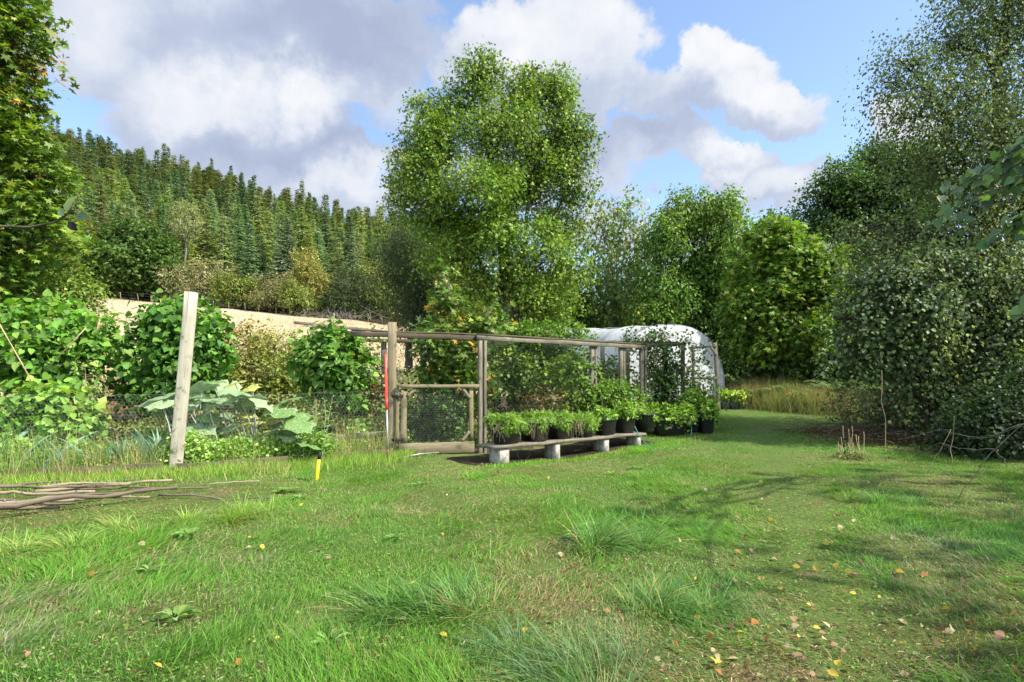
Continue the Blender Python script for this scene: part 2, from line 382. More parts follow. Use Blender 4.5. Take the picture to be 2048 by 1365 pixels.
# ---------------------------------------------------------------- leaves
def tpl(V, T): return np.array(V, float), np.array(T, int)
DIA = tpl([(0, 0, 0), (-.42, .45, .10), (0, 1, -.06), (.42, .45, .10)], [(0, 2, 1), (0, 3, 2)])
OVA = tpl([(0, 0, 0), (-.40, .3, .09), (-.34, .65, .07), (0, 1, -.10), (.34, .65, .07), (.40, .3, .09), (0, .5, 0)],
          [(0, 6, 1), (6, 2, 1), (6, 3, 2), (0, 5, 6), (6, 5, 4), (6, 4, 3)])
HRT = tpl([(0, .08, 0), (-.22, -.05, .03), (-.5, .12, .03), (-.46, .45, .05), (-.2, .8, .0), (0, 1.05, -.1), (.2, .8, 0), (.46, .45, .05), (.5, .12, .03), (.22, -.05, .03), (0, .5, -.04)],
          [(0, 2, 1), (0, 10, 2), (10, 3, 2), (10, 4, 3), (10, 5, 4), (0, 9, 8), (0, 8, 10), (10, 8, 7), (10, 7, 6), (10, 6, 5)])
def _maple():
    V = [(0, .1, 0)]; pts = []
    for k, (a, l) in enumerate([(-128, .32), (-95, .62), (-72, .36), (-46, .85), (-22, .42), (0, 1.0), (22, .42), (46, .85), (72, .36), (95, .62), (128, .32)]):
        r = math.radians(a); V.append((math.sin(r) * l, .1 + math.cos(r) * l, -.10 * l * l + (.05 if k % 2 else 0)))
    return tpl(V, [(0, k + 1, k) for k in range(1, 11)])
MAP = _maple()
def _squash():
    V = [(0, 0, -.06)]; n = 15
    for k in range(n):
        a = math.radians(-160 + 320 * k / (n - 1)); l = .62 * (1 + (.13 if k % 2 == 0 else -.06)); V.append((math.sin(a) * l, .25 + math.cos(a) * l * .95, .05 * math.sin(k * 2.1) - .16 * (l ** 2) + .02))
        V.append((math.sin(a) * l * .5, .14 + math.cos(a) * l * .5, .05 + .03 * math.sin(k * 3.7)))
    T = []
    for k in range(n - 1):
        o, i = 1 + 2 * k, 2 + 2 * k; T += [(0, i + 2, i), (i, i + 2, o), (i + 2, o + 2, o)]
    return tpl(V, T)
SQU = _squash()
def _pinnate(n=5, lw=.13, ll=.42):
    V = []; T = []
    for k in range(n):
        y = .12 + .72 * k / n
        for sgn in (-1, 1):
            a = math.radians(52); d = np.array([sgn * math.sin(a), math.cos(a), -.18]); s_ = np.array([math.cos(a), -sgn * math.sin(a), 0]) * lw
            o = np.array([0, y, -.10 * y * y]); b = len(V); l = ll * (1 - .35 * abs(k / n - .4))
            V += [o, o + d * l * .5 + s_, o + d * l, o + d * l * .5 - s_]; T += [(b, b + 1, b + 2), (b, b + 2, b + 3)]
    b = len(V); V += [(0, .8, -.06), (-.1, 1, -.12), (0, 1.25, -.2), (.1, 1, -.12)]; T += [(b, b + 2, b + 1), (b, b + 3, b + 2)]
    return tpl(V, T)
PIN = _pinnate(); 
FERN = _pinnate(11, .05, .36)
CARROT = _pinnate(5, .05, .30)
def _blade(seg=3, w=1.0, bend=.35):
    V = []; T = []
    for k in range(seg):
        q = k / seg; ww = w * (1 - q * .55)
        V += [(-ww / 2, q, bend * q * q), (ww / 2, q, bend * q * q)]
    V.append((0, 1, bend)); 
    for k in range(seg - 1):
        b = 2 * k; T += [(b, b + 1, b + 3), (b, b + 3, b + 2)]
    T.append((2 * seg - 2, 2 * seg - 1, 2 * seg)); return tpl(V, T)
BL3, BL2 = _blade(3), _blade(2)

def scatter(mb, tp, P, D, N, S, col, wid=1.0, m=0, zs=1.0):
    """place a template at P, its length along D, face towards N"""
    P = np.asarray(P, float); n = len(P)
    if n == 0: return
    D = unit(D); X = unit(np.cross(D, N)); Zv = np.cross(X, D)
    S = np.broadcast_to(np.asarray(S, float), (n,))[:, None, None]; wid = np.broadcast_to(np.asarray(wid, float), (n,))[:, None, None]
    tv, tt = tp
    V = P[:, None] + S * (tv[None, :, 0:1] * wid * X[:, None] + tv[None, :, 1:2] * D[:, None] + tv[None, :, 2:3] * zs * Zv[:, None])
    k = len(tv); T = (np.arange(n)[:, None, None] * k + tt[None]).reshape(-1, 3)
    mb.add(V.reshape(-1, 3), T, None, np.repeat(np.broadcast_to(np.asarray(col, float), (n, 3)), k, 0), None, m)
def rdir(n): return unit(R.normal(size=(n, 3)))
LB = np.array([1.35, 1.25, 1.15])
def palette(P, pal, freq=.8, jit=.22, seed=3):
    """colour per leaf: kinds of leaf colour in drifts, plus leaf-to-leaf variation"""
    n = len(P); cols = np.array([c for c, _ in pal]); wts = np.array([w_ for _, w_ in pal], float); cum = np.cumsum(wts / wts.sum())
    q = np.clip((fbm(P * freq, seed) - .5) * 1.5 + .5, 0, .999) * .55 + R.random(n) * .45
    q = np.argsort(np.argsort(q)) / max(n, 1)
    c = cols[np.searchsorted(cum, q, side='right').clip(0, len(cols) - 1)]
    return np.clip(c * LB * (1 + R.normal(size=(n, 1)) * jit).clip(.45, 1.8) * (1 + R.normal(size=(n, 3)) * .06), .004, .95)
def ells_px(lst, Y, depth=1.0, jit=.35):
    """crown clumps measured in the photograph -> ellipsoids in metres at distance Y"""
    out = []
    for e in lst:
        px, py, rx, ry = e[:4]; dy = e[4] if len(e) > 4 else None
        a, b = rx / F * Y, ry / F * Y; rd = (a + b) / 2 * depth
        y = Y + (R.uniform(-jit, jit) * rd * 1.5 if dy is None else dy)
        out.append((*at(px, py, y), a * y / Y, rd, b * y / Y))
    return out
def sample(ells, n, inner=.45, gap=0.0, gf=1.0, seed=4):
    E = np.array(ells); wt = E[:, 3] * E[:, 5] + E[:, 4] * E[:, 5] + E[:, 3] * E[:, 4]; wt /= wt.sum()
    k = R.choice(len(E), n, p=wt); d = rdir(n); r = inner + (1 - inner) * R.random(n) ** .55
    r = r * (.74 + .5 * vnoise(d * 2.3 + k[:, None] * 7.1, seed))
    P = E[k, :3] + d * E[k, 3:6] * r[:, None]
    if gap > 0:
        keep = fbm(P * gf, seed + 5, 2) > gap; P, d, k = P[keep], d[keep], k[keep]
    return P, d, k
def sprays(mb, ells, n, per, L, size, tp, pal, inner=.45, gap=0.0, gf=1.0, droop=.25, flat=.9, wid=1.0, cf=.8, jit=.22, spread=.35, sj=.3, hang=0.0, sub=0, sr=.42, fill=.38):
    """n twig sprays of 'per' leaves each, through the volume of the clumps"""
    if sub:
        E2 = []
        for e in ells:
            e = np.array(e)
            for _ in range(sub):
                q = rdir(1)[0]; s_ = R.uniform(.65, 1.25) * sr; E2.append((*(e[:3] + q * e[3:6] * R.uniform(.4, .92)), e[3] * s_, e[4] * s_, e[5] * s_ * .8))
        P, d, k = sample(E2, int(n * (1 - fill)), .25, 0, gf); P2, d2, k2 = sample(ells, n - int(n * (1 - fill)), .25, gap, gf)
        P = np.concatenate([P, P2]); d = np.concatenate([d, d2]); k = np.concatenate([k, k2])
    else: P, d, k = sample(ells, n, inner, gap, gf)
    n = len(P)
    dr = unit(d * .9 + R.normal(size=(n, 3)) * .55 + np.array([0, 0, .1 - droop]))
    t_ = R.random((n, per)); 
    Q = P[:, None] + dr[:, None] * (t_ * L)[..., None] + R.normal(size=(n, per, 3)) * L * spread * .5
    Q[..., 2] -= (t_ ** 2) * L * droop + hang * R.random((n, per)) * L
    Q = Q.reshape(-1, 3); m_ = len(Q)
    ld = unit(np.repeat(dr, per, 0) * .7 + R.normal(size=(m_, 3)) * .6 + np.array([0, 0, -droop]))
    nn = unit(np.repeat(d, per, 0) * .55 + R.normal(size=(m_, 3)) * .45 + np.array([0, 0, flat]))
    scatter(mb, tp, Q, ld, nn, size * (1 + R.normal(size=m_) * sj).clip(.45, 1.6), palette(Q, pal, cf, jit), wid)
    return P, d, k
def curve(p0, p1, n=7, sag=.0, wob=.05, up=None):
    p0 = np.asarray(p0, float); p1 = np.asarray(p1, float); q = np.linspace(0, 1, n)[:, None]
    L = np.linalg.norm(p1 - p0); P = p0 + (p1 - p0) * q
    w_ = np.cumsum(R.normal(size=(n, 3)), 0); w_ = (w_ - q * w_[-1]) * wob * L / n ** .5
    P = P + w_ * np.sin(q * math.pi) ; P[:, 2] += sag * L * np.sin(q[:, 0] * math.pi)
    return P
def skeleton(mb, base, ells, r0, stems, twig=14, tr=.012, k=8, limb=.35):
    """stems: polylines from the base; a limb to each clump, twigs inside each clump"""
    E = np.array(ells); nodes = []; R0 = r0; first = stems[0]
    for st in stems:
        r0 = R0 if st is first else R0 * .45
        st = np.array(st, float); n = len(st); L = np.concatenate([[0], np.cumsum(np.linalg.norm(np.diff(st, axis=0), axis=1))]); L /= L[-1]
        q = np.linspace(0, 1, 4 * n); P = np.stack([np.interp(q, L, st[:, a]) for a in range(3)], -1)
        P[1:-1] += R.normal(size=(len(P) - 2, 3)) * r0 * .18
        rr = r0 * (1 - .85 * q) * (1 + .35 * np.exp(-q * 14)); mb.tube(P, rr, k)
        nodes += [(*p, r) for p, r in zip(P, rr)]
    Nn = np.array(nodes)
    for e in E:
        c = e[:3]; dd = np.linalg.norm(Nn[:, :3] - c, axis=1) + np.clip(Nn[:, 2] - c[2] + .6 * e[5], 0, None) * 2.5 + np.where(Nn[:, 2] < base[2] + .4, 3, 0)
        j = int(np.argmin(dd)); rl = max(Nn[j, 3] * limb * 1.3, tr * 1.6)
        P = curve(Nn[j, :3], c, 8, .05, .10); mb.tube(P, np.linspace(rl, tr * 1.4, 8), 5, cap=False)
        for _ in range(twig):
            q = R.integers(3, 8); d = rdir(1)[0]; tip = c + d * e[3:6] * R.uniform(.55, 1.0)
            mb.tube(curve(P[q], tip, 5, .04, .12), np.linspace(tr * 1.1, tr * .3, 5), 3, cap=False)
def tree(name, label, cat, px, Y, crown, r0, pal, n, per=12, L=.8, size=.07, tp=DIA, leaf='leaf', bark='bark', stems=None, depth=1.0, group=None,
         twig=14, tr=.012, layers=None, **kw):
    b = G(px, Y); b[2] -= .05
    root = thing(name, b, label, cat, group)
    E = ells_px(crown, Y, depth)
    if stems is None:
        A = np.array(E); mid = A[:, :3].mean(0); top = A[np.argmax(A[:, 2]), :3]
        stems = [[b, b * .5 + mid * .5 * np.array([1, 1, 1]), mid, mid * .35 + top * .65]]
        stems[0][1][:2] = b[:2] * .7 + mid[:2] * .3
    else: stems = [[b + np.array([0, 0, 0])] + [at(x, y, Y + (dy[0] if dy else 0)) for x, y, *dy in s_] for s_ in stems]
    tm = MB(); skeleton(tm, b, E, r0, stems, twig, tr)
    tm.build('trunk', M[bark], root, smooth=True)
    cm = MB(); sprays(cm, E, n, per, L, size, tp, pal, **kw)
    if layers:
        for (e2, n2_, kw2) in layers:
            sprays(cm, ells_px(e2, Y, depth), n2_, kw2.pop('per', per), kw2.pop('L', L), kw2.pop('size', size), kw2.pop('tp', tp), kw2.pop('pal', pal), **kw2)
    cm.build('crown', M[leaf], root)
    return root

# ---------------------------------------------------------------- big trees of the middle ground
GA = (.075, .155, .018); GB = (.105, .20, .025); GD = (.035, .075, .015); GY = (.17, .23, .03); GG = (.07, .12, .04); GGd = (.028, .055, .018); YE = (.36, .30, .03)
tree('ash_tree', 'tall bright green ash tree behind the fruit cage, the highest of all the trees', 'tree', 1020, 23,
     [(960, 158, 50, 54), (1035, 198, 72, 68), (1098, 190, 52, 62), (885, 255, 66, 58), (1000, 280, 100, 85), (1125, 265, 48, 66), (850, 345, 62, 60), (955, 380, 105, 85),
      (1075, 385, 85, 75), (1152, 285, 36, 42), (1150, 380, 34, 45), (1122, 465, 48, 55), (875, 440, 85, 45), (1000, 475, 95, 75), (1085, 525, 78, 75), (822, 400, 40, 30),
      (905, 520, 85, 55), (1000, 570, 95, 60), (1105, 590, 62, 60), (850, 215, 28, 24), (822, 300, 34, 38), (865, 300, 52, 48), (805, 360, 26, 30), (930, 215, 44, 44), (1130, 330, 50, 44)],
     .30, [((.14, .235, .03), 3), ((.10, .185, .025), 3), ((.21, .28, .04), 2), (GD, 1)], 16500, 7, .55, .092, PIN, 'leaf', 'bark',
     stems=[[(1015, 560), (1000, 420), (965, 250), (958, 130)], [(1040, 560), (1052, 430), (1075, 300), (1095, 190)], [(1005, 600), (930, 480), (880, 370), (850, 280)], [(1050, 580), (1100, 470), (1140, 350)]],
     gap=.40, gf=.85, droop=.3, twig=16, tr=.02, cf=.35, wid=1.2, inner=.35, sub=11, sr=.34, fill=.13)
tree('willow_tree', 'dark feathery willow tree at the field edge left of the tall ash', 'tree', 815, 27,
     [(800, 475, 40, 40), (835, 520, 60, 50), (865, 585, 60, 60), (775, 505, 34, 35), (900, 620, 60, 50), (825, 590, 44, 45), (850, 650, 50, 40), (790, 555, 36, 36), (900, 680, 50, 30)],
     .2, [(GGd, 3), ((.04, .075, .03), 3), ((.075, .11, .04), 1)], 3600, 14, .9, .10, DIA, sub=6, wid=.45, droop=.6, twig=10, gap=.36, tr=.02)
tree('ivy_covered_tree', 'dark ivy-clad shrubby tree rising behind the cage roof below the ash', 'tree', 1060, 27,
     [(985, 600, 50, 50), (1040, 610, 55, 60), (1100, 615, 55, 55), (1150, 640, 40, 45), (1010, 660, 60, 40), (1080, 670, 60, 40), (960, 650, 40, 40), (1130, 560, 35, 40)],
     .12, [(GD, 3), (GA, 2), (GG, 1), (GY, .4)], 3600, 12, .55, .11, OVA, 'leaf', sub=8, droop=.3, gap=.34, gf=1.4, twig=8)
tree('young_cherry_tree', 'thin open young tree with sparse drooping pale leaves right of the ash', 'tree', 1235, 27,
     [(1240, 420, 50, 38), (1200, 470, 40, 50), (1268, 480, 42, 50), (1225, 540, 55, 45), (1265, 590, 50, 50), (1195, 610, 40, 55), (1235, 650, 60, 40)],
     .09, [((.16, .22, .07), 3), (GB, 2), (GG, 2), (YE, .25)], 800, 11, .75, .17, DIA, wid=.7, droop=.8, flat=.4, gap=.3, twig=16, tr=.016, bark='bark_grey')
tree('cherry_tree', 'broad rounded cherry tree with drooping yellow-tinged leaves above the tunnel end', 'tree', 1385, 24,
     [(1375, 420, 62, 45), (1430, 425, 50, 42), (1330, 470, 45, 50), (1460, 480, 50, 55), (1390, 510, 85, 60), (1325, 570, 50, 60), (1440, 570, 70, 60), (1380, 620, 90, 50), (1480, 540, 40, 50), (1310, 640, 45, 40)],
     .15, [(GA, 3), (GB, 3), (GY, 1.3), (GD, 1), (YE, .12)], 4400, 13, .55, .135, DIA, wid=.68, sub=7, droop=.7, flat=.5, gap=.36, gf=1.1, twig=14, tr=.016)
tree('field_maple_tree', 'bright yellow-green maple tree between the cherry and the alder', 'tree', 1560, 18.5,
     [(1535, 480, 45, 42), (1580, 520, 55, 50), (1515, 550, 50, 50), (1620, 560, 50, 50), (1560, 600, 75, 50), (1650, 610, 45, 50), (1500, 620, 50, 45), (1600, 660, 70, 45), (1530, 680, 60, 35), (1655, 530, 32, 32)],
     .14, [(GB, 3), (GY, 2.5), (GA, 2), (GD, 1)], 3300, 11, .45, .115, MAP, sub=7, droop=.3, flat=1.3, gap=.38, gf=1.2, twig=12, tr=.015)
tree('sycamore_tree', 'dark low spreading sycamore tree with arching bare limbs at the wood edge', 'tree', 1610, 19.5,
     [(1520, 650, 50, 40), (1570, 690, 70, 38), (1640, 690, 55, 45), (1690, 640, 45, 55), (1500, 690, 40, 30), (1600, 725, 50, 22)],
     .10, [(GD, 4), (GGd, 2), (GA, 1.2)], 1400, 12, .5, .10, MAP, sub=7, droop=.25, flat=1.2, gap=.40, twig=14, tr=.014, bark='bark_dark')
tree('distant_oak_tree', 'small dark round treetop showing far off between the maple and the alder', 'tree', 1568, 40,
     [(1568, 462, 32, 28), (1545, 480, 30, 25), (1595, 490, 30, 25), (1570, 530, 50, 40)], .3, [(GGd, 3), (GD, 2)], 900, 12, .9, .17, DIA, droop=.1, twig=6, tr=.03)
tree('alder_tree', 'large dull green alder tree standing behind the weeping birch', 'tree', 1740, 25,
     [(1755, 325, 48, 36), (1705, 372, 50, 45), (1800, 345, 50, 50), (1655, 420, 48, 46), (1740, 420, 75, 55), (1810, 440, 60, 60), (1640, 475, 40, 35), (1700, 500, 80, 50), (1780, 530, 80, 60), (1670, 560, 60, 50), (1850, 380, 60, 80)],
     .3, [(GD, 3), (GG, 2), (GA, 2)], 5200, 12, .7, .12, DIA, sub=8, sr=.38, wid=1.0, droop=.15, gap=.40, gf=.9, twig=12, tr=.02)
# woodland behind, each tree on its own trunk
WB = [(1180, 31, 560, 'first'), (1290, 34, 540, ''), (1400, 32, 560, ''), (1500, 29, 600, ''), (1600, 33, 540, ''), (1700, 30, 560, ''), (1820, 27, 520, ''), (1950, 30, 500, ''), (2080, 26, 480, ''), (1120, 36, 600, ''), (1450, 25, 640, ''), (1660, 24, 640, ''), (1780, 21, 640, ''), (1920, 19, 600, ''), (1350, 26, 640, ''), (1560, 22.5, 660, '')]
WL = {1180: 'dark woodland tree seen through the gap right of the ash', 1450: 'low dark understorey tree over the bracken beside the tunnel', 1560: 'low dark understorey tree behind the middle of the bracken bank'}
for (px, Y, top, _) in WB:
    h = 745 - top; e = [(px + R.uniform(-12, 12), top + h * .18, 55, h * .24), (px - 42, top + h * .42, 60, h * .26), (px + 44, top + h * .46, 60, h * .26), (px + R.uniform(-15, 15), top + h * .68, 85, h * .26), (px - 30, top + h * .9, 70, h * .16), (px + 40, top + h * .9, 70, h * .16)]
    tree('woodland_tree', WL.get(px, 'dark leafy tree in the shaded wood that closes the view behind the tunnel and lawn'), 'tree', px, Y, e, .16,
         [(GGd, 3), (GD, 3), (GG, 1), (GA, .7)], 1500 if Y > 24 else 1300, 11, .8, .15 * Y / 28, DIA, droop=.2, gap=.37, gf=.8, twig=7, tr=.02, bark='bark_dark',
         group=None if px in WL else 'dark woodland trees behind the lawn')

# ---------------------------------------------------------------- right-hand trees, near
BI = [((.09, .13, .05), 4), ((.12, .165, .055), 3), ((.17, .20, .05), 1), ((.05, .08, .03), 2), (YE, .06)]
tree('weeping_birch_tree', 'tall weeping birch tree with small leaves leaning in from the right over the dark bushes', 'tree', 1965, 11.5,
     [(1990, 50, 90, 85), (1900, 95, 72, 50), (1815, 120, 60, 38), (1768, 165, 34, 40), (1850, 185, 75, 45), (1960, 190, 95, 85), (1880, 270, 80, 50), (2040, 250, 100, 110), (1940, 330, 90, 60),
      (1855, 320, 42, 28), (2020, 400, 95, 70), (1950, 430, 70, 50), (2150, 90, 140, 150), (2200, 350, 150, 170), (2060, -100, 150, 110), (2300, -60, 150, 130), (1800, 235, 28, 22), (1960, -40, 60, 50), (1880, 480, 80, 44), (1795, 470, 56, 36), (1960, 490, 80, 50), (1740, 510, 44, 30), (1700, 470, 30, 24)],
     .27, BI, 9800, 13, .75, .050, DIA, 'leaf_birch', 'bark_dark', wid=1.0,
     stems=[[(1968, 700), (1972, 500), (1990, 280), (2010, 60), (2040, -120)], [(1985, 560), (2060, 380), (2160, 200), (2220, 20)], [(1972, 480), (1930, 330), (1880, 200), (1800, 120)]],
     sub=8, sr=.42, droop=.9, hang=-.35, spread=.17, flat=.2, gap=.40, gf=1.5, twig=22, tr=.009, cf=1.2, inner=.3)
HZ = [((.07, .11, .05), 4), ((.10, .15, .065), 3), ((.045, .07, .03), 2), ((.15, .20, .06), .8)]
tree('hazel_bush', 'big dark grey-green hazel bush hanging down to the lawn edge on the right', 'bush', 1860, 10.8,
     [(1780, 560, 60, 42), (1860, 530, 70, 40), (1950, 520, 75, 50), (2030, 560, 80, 55), (1735, 585, 42, 34), (1820, 620, 80, 46), (1925, 630, 80, 50), (2060, 640, 90, 80), (1728, 635, 34, 34), (1790, 675, 52, 34),
      (1760, 690, 26, 26), (1870, 700, 66, 40), (1970, 710, 80, 50), (1860, 755, 46, 26), (1940, 770, 60, 34), (2020, 790, 80, 45), (2120, 760, 120, 90), (1800, 735, 22, 18), (1910, 815, 30, 18), (2200, 600, 130, 130), (1695, 600, 18, 14), (1700, 556, 14, 12), (1672, 640, 12, 10), (1690, 690, 14, 12), (1720, 720, 14, 14), (1735, 540, 20, 14), (1820, 790, 14, 14)],
     .09, HZ, 6400, 11, .55, .064, OVA, 'leaf_birch', 'bark_dark', wid=.95,
     stems=[[(1850, 780), (1830, 660), (1790, 550)], [(1880, 780), (1900, 650), (1900, 540)], [(1870, 800), (1760, 690), (1740, 600)], [(1890, 800), (1990, 680), (2000, 560)], [(1880, 820), (2080, 720), (2120, 600)]],
     sub=10, sr=.33, fill=.12, spread=.24, droop=.7, flat=.7, gap=.36, gf=1.6, twig=20, tr=.007, cf=1.5, inner=.3)
tree('elder_bush', 'dark shaded bush at the lawn edge with leaves down to the ground, below the hazel', 'bush', 2010, 9.6,
     [(1990, 830, 60, 55), (2060, 850, 80, 60), (1930, 870, 45, 35), (2130, 800, 90, 90), (2000, 890, 60, 25)], .05,
     [(GGd, 4), ((.025, .045, .015), 3), (GD, 1)], 1500, 10, .4, .06, OVA, 'leaf_gloss', 'bark_dark', droop=.4, gap=.40, gf=2, twig=20, tr=.007)
tree('hawthorn_bush', 'loose sunlit yellow-green bush glimpsed under the hazel', 'bush', 1890, 14.5,
     [(1860, 800, 45, 35), (1920, 810, 45, 40), (1890, 770, 40, 30), (1830, 830, 30, 22), (1950, 840, 35, 30), (1770, 835, 30, 16)], .03,
     [((.22, .26, .04), 3), (GY, 2), ((.28, .18, .05), .8)], 420, 10, .35, .07, DIA, droop=.3, gap=.34, gf=2, twig=20, tr=.007)
# linden boughs reaching in, close to the camera (the tree stands outside the picture on the right)
root = thing('linden_tree', (9.2, 6.2, gz1(9.2, 6.2)), 'linden tree whose big grey-green heart-shaped leaves reach in over the birch', 'tree')
tm = MB(); b0 = np.array([9.2, 6.2, gz1(9.2, 6.2)]); topn = np.array([8.6, 5.9, 5.0])
tm.tube(curve(b0, topn, 9, 0, .03), np.linspace(.14, .05, 9), 8)
cm = MB()
for (px, py, Y, px0, py0) in [(1850, 450, 4.6, 2150, 330), (1900, 385, 4.5, 2150, 250), (1990, 360, 4.4, 2180, 260), (1970, 490, 4.3, 2180, 360), (2010, 300, 4.4, 2200, 200), (1925, 430, 4.6, 2160, 300), (2035, 450, 4.2, 2200, 360), (2030, 640, 3.0, 2200, 600), (1880, 400, 4.7, 2150, 280), (2040, 330, 4.3, 2200, 240)]:
    p1 = at(px, py, Y); p0 = at(px0, py0, Y - .3)
    P = curve(p0, p1, 12, .06, .04); tm.tube(curve(topn, p0, 8, .05, .06), np.linspace(.022, .007, 8), 5, cap=False); tm.tube(P, np.linspace(.008, .002, 12), 4, cap=False)
    Pb = curve(topn, p0, 8, .05, .06); Qb = Pb[R.integers(4, 8, 10)] + R.normal(size=(10, 3)) * .12; scatter(cm, HRT, Qb, R.normal(size=(10, 3)) * .5 + np.array([.2, 0, -.6]), R.normal(size=(10, 3)) * .4 + np.array([0, 0, .9]), R.uniform(.06, .10, 10), palette(Qb, [((.07, .125, .06), 3), ((.05, .10, .045), 2)], 2), .95)
    nl = 24 if py < 600 else 5; q = R.random(nl) ** .8 * .85 + .15; Q = np.stack([np.interp(q, np.linspace(0, 1, 12), P[:, a]) for a in range(3)], -1) + R.normal(size=(nl, 3)) * .035
    dd = unit(p1 - p0)[None] * .5 + R.normal(size=(nl, 3)) * .4 + np.array([0, 0, -.65])
    scatter(cm, HRT, Q, dd, R.normal(size=(nl, 3)) * .35 + np.array([-.1, -.5, .7]), R.uniform(.055, .10, nl), palette(Q, [((.07, .125, .06), 3), ((.05, .10, .045), 2), ((.10, .17, .05), 1)], 2), .95)
for e in []: 
    sprays(cm, [e], 160, 10, .35, .085, HRT, [((.06, .11, .045), 3), ((.05, .09, .035), 2)], droop=.5, gap=.3)
    tm.tube(curve(topn, np.array(e[:3]), 8, .05, .06), np.linspace(.04, .01, 8), 5, cap=False)
tm.build('trunk', M['bark'], root, smooth=True); cm.build('crown', M['leaf_gloss'], root)

# ---------------------------------------------------------------- left-hand trees, near
MP = [((.11, .19, .022), 3), ((.16, .23, .025), 2.2), ((.07, .135, .018), 3), ((.04, .08, .015), 1.5), ((.28, .19, .035), .4), ((.22, .08, .03), .06)]
tree('norway_maple_tree', 'bright green maple tree with rusty leaf tips filling the upper left of the view', 'tree', -110, 10,
     [(0, 45, 75, 55), (62, 50, 32, 34), (15, 120, 62, 45), (-10, 195, 85, 50), (60, 205, 36, 26), (20, 275, 70, 45), (80, 265, 26, 18), (50, 345, 80, 45), (115, 350, 45, 26), (20, 420, 95, 50), (110, 420, 50, 30),
      (40, 490, 90, 40), (120, 490, 30, 22), (-100, 150, 120, 150), (-130, 380, 140, 160), (-60, -60, 120, 80), (-240, 50, 150, 170), (-10, 540, 80, 45)],
     .2, MP, 5200, 8, .38, .092, MAP, 'leaf', 'bark', stems=[[(-110, 560), (-100, 380), (-90, 180), (-70, 0)], [(-100, 480), (-20, 380), (60, 330)], [(-98, 320), (-40, 200), (20, 100)]],
     sub=8, sr=.40, droop=.25, flat=1.5, gap=.40, gf=1.8, twig=12, tr=.009, cf=1.3, inner=.3)
tree('dogwood_bush', 'pale green sunlit bush below the maple behind the first bean row', 'bush', 20, 11.5,
     [(0, 575, 60, 50), (60, 560, 60, 40), (110, 590, 60, 38), (40, 630, 90, 40), (150, 560, 30, 22), (155, 610, 36, 26), (110, 645, 60, 28), (-60, 600, 60, 80), (170, 580, 22, 14)],
     .04, [((.16, .24, .04), 3), ((.10, .18, .03), 3), ((.24, .30, .09), 1.5), (GD, 1)], 2900, 9, .35, .062, OVA, 'leaf', 'bark_grey', wid=.75, droop=.3, gap=.37, gf=1.8, twig=12, tr=.006, cf=1.6)
# bare twig with a few leaves hanging in at the left, very near: belongs to a sapling outside the picture
root = thing('magnolia_sapling', (-2.35, 1.6, gz1(-2.35, 1.6)), 'sapling with one bare twig of three oval leaves reaching in across the maple', 'sapling')
tm = MB(); b0 = np.array([-2.35, 1.6, 0.0]); n1 = np.array([-2.2, 1.75, 1.75]); n2p = at(-40, 452, 1.95)
tm.tube(curve(b0, n1, 6, 0, .03), np.linspace(.018, .009, 6), 6)
tw = np.array([n1, n2p, at(60, 455, 1.95), at(110, 445, 1.93), at(140, 425, 1.9), at(150, 405, 1.9)]); tm.tube(tw, [.007, .005, .004, .0035, .0028, .002], 6)
tm.tube([at(118, 440, 1.93), at(140, 438, 1.9), at(160, 432, 1.9)], [.0028, .0022, .0015], 5)
cm = MB()
for (x, y, dx, dy, s_, c_) in [(132, 428, .35, .9, .075, (.16, .22, .05)), (150, 432, 1, -.15, .05, (.03, .06, .025)), (136, 444, .7, -.75, .04, (.012, .01, .01)), (128, 432, -.5, .5, .035, (.10, .16, .08))]:
    scatter(cm, OVA, [at(x, y, 1.9)], [(dx, .1, dy)], [(-.3, -.8, .4)], s_, c_, .85)
for (x, y, z) in R.normal(size=(26, 3)) * .16 + n1 + np.array([-.35, .1, .25]): scatter(cm, OVA, [(x, y, z)], rdir(1), [(0, -.3, 1)], .07, (.10, .16, .05), .85)
tm.build('trunk', M['bark'], root, smooth=True); cm.build('leaves', M['leaf_gloss'], root)

# trees outside the picture, behind and to the right, whose shade dapples the lawn
for (x, y, h, s_, n_) in [(10.8, .2, 8.5, 2.8, 520), (14.0, 3.4, 10, 3.0, 700), (7.4, -2.8, 8, 2.3, 650), (4.0, -6.5, 9, 2.6, 700)]:
    b = np.array([x, y, gz1(x, y) - .1]); root = thing('shade_tree', b, 'broad-leaved tree beside the lawn out of view whose shade falls on the grass', 'tree', 'trees out of view beside the lawn')
    E = [(x + dx * s_, y + dy * s_, h * .62 + dz * s_, s_ * .62, s_ * .62, s_ * .5) for dx, dy, dz in [(0, 0, .8), (.6, 0, .1), (-.6, .1, 0), (0, .6, .2), (0, -.6, .1), (.2, .3, -.5), (-.3, -.2, -.3)]]
    tm = MB(); skeleton(tm, b, E, .2, [[b, (x, y, h * .4), (x + .2, y, h * .9)]], 6, .02); tm.build('trunk', M['bark'], root, smooth=True)
    cm = MB(); sprays(cm, E, n_, 8, .8, .17, DIA, [(GA, 2), (GD, 1)], wid=.95, gap=.44, gf=.55); cm.build('crown', M['leaf'], root)

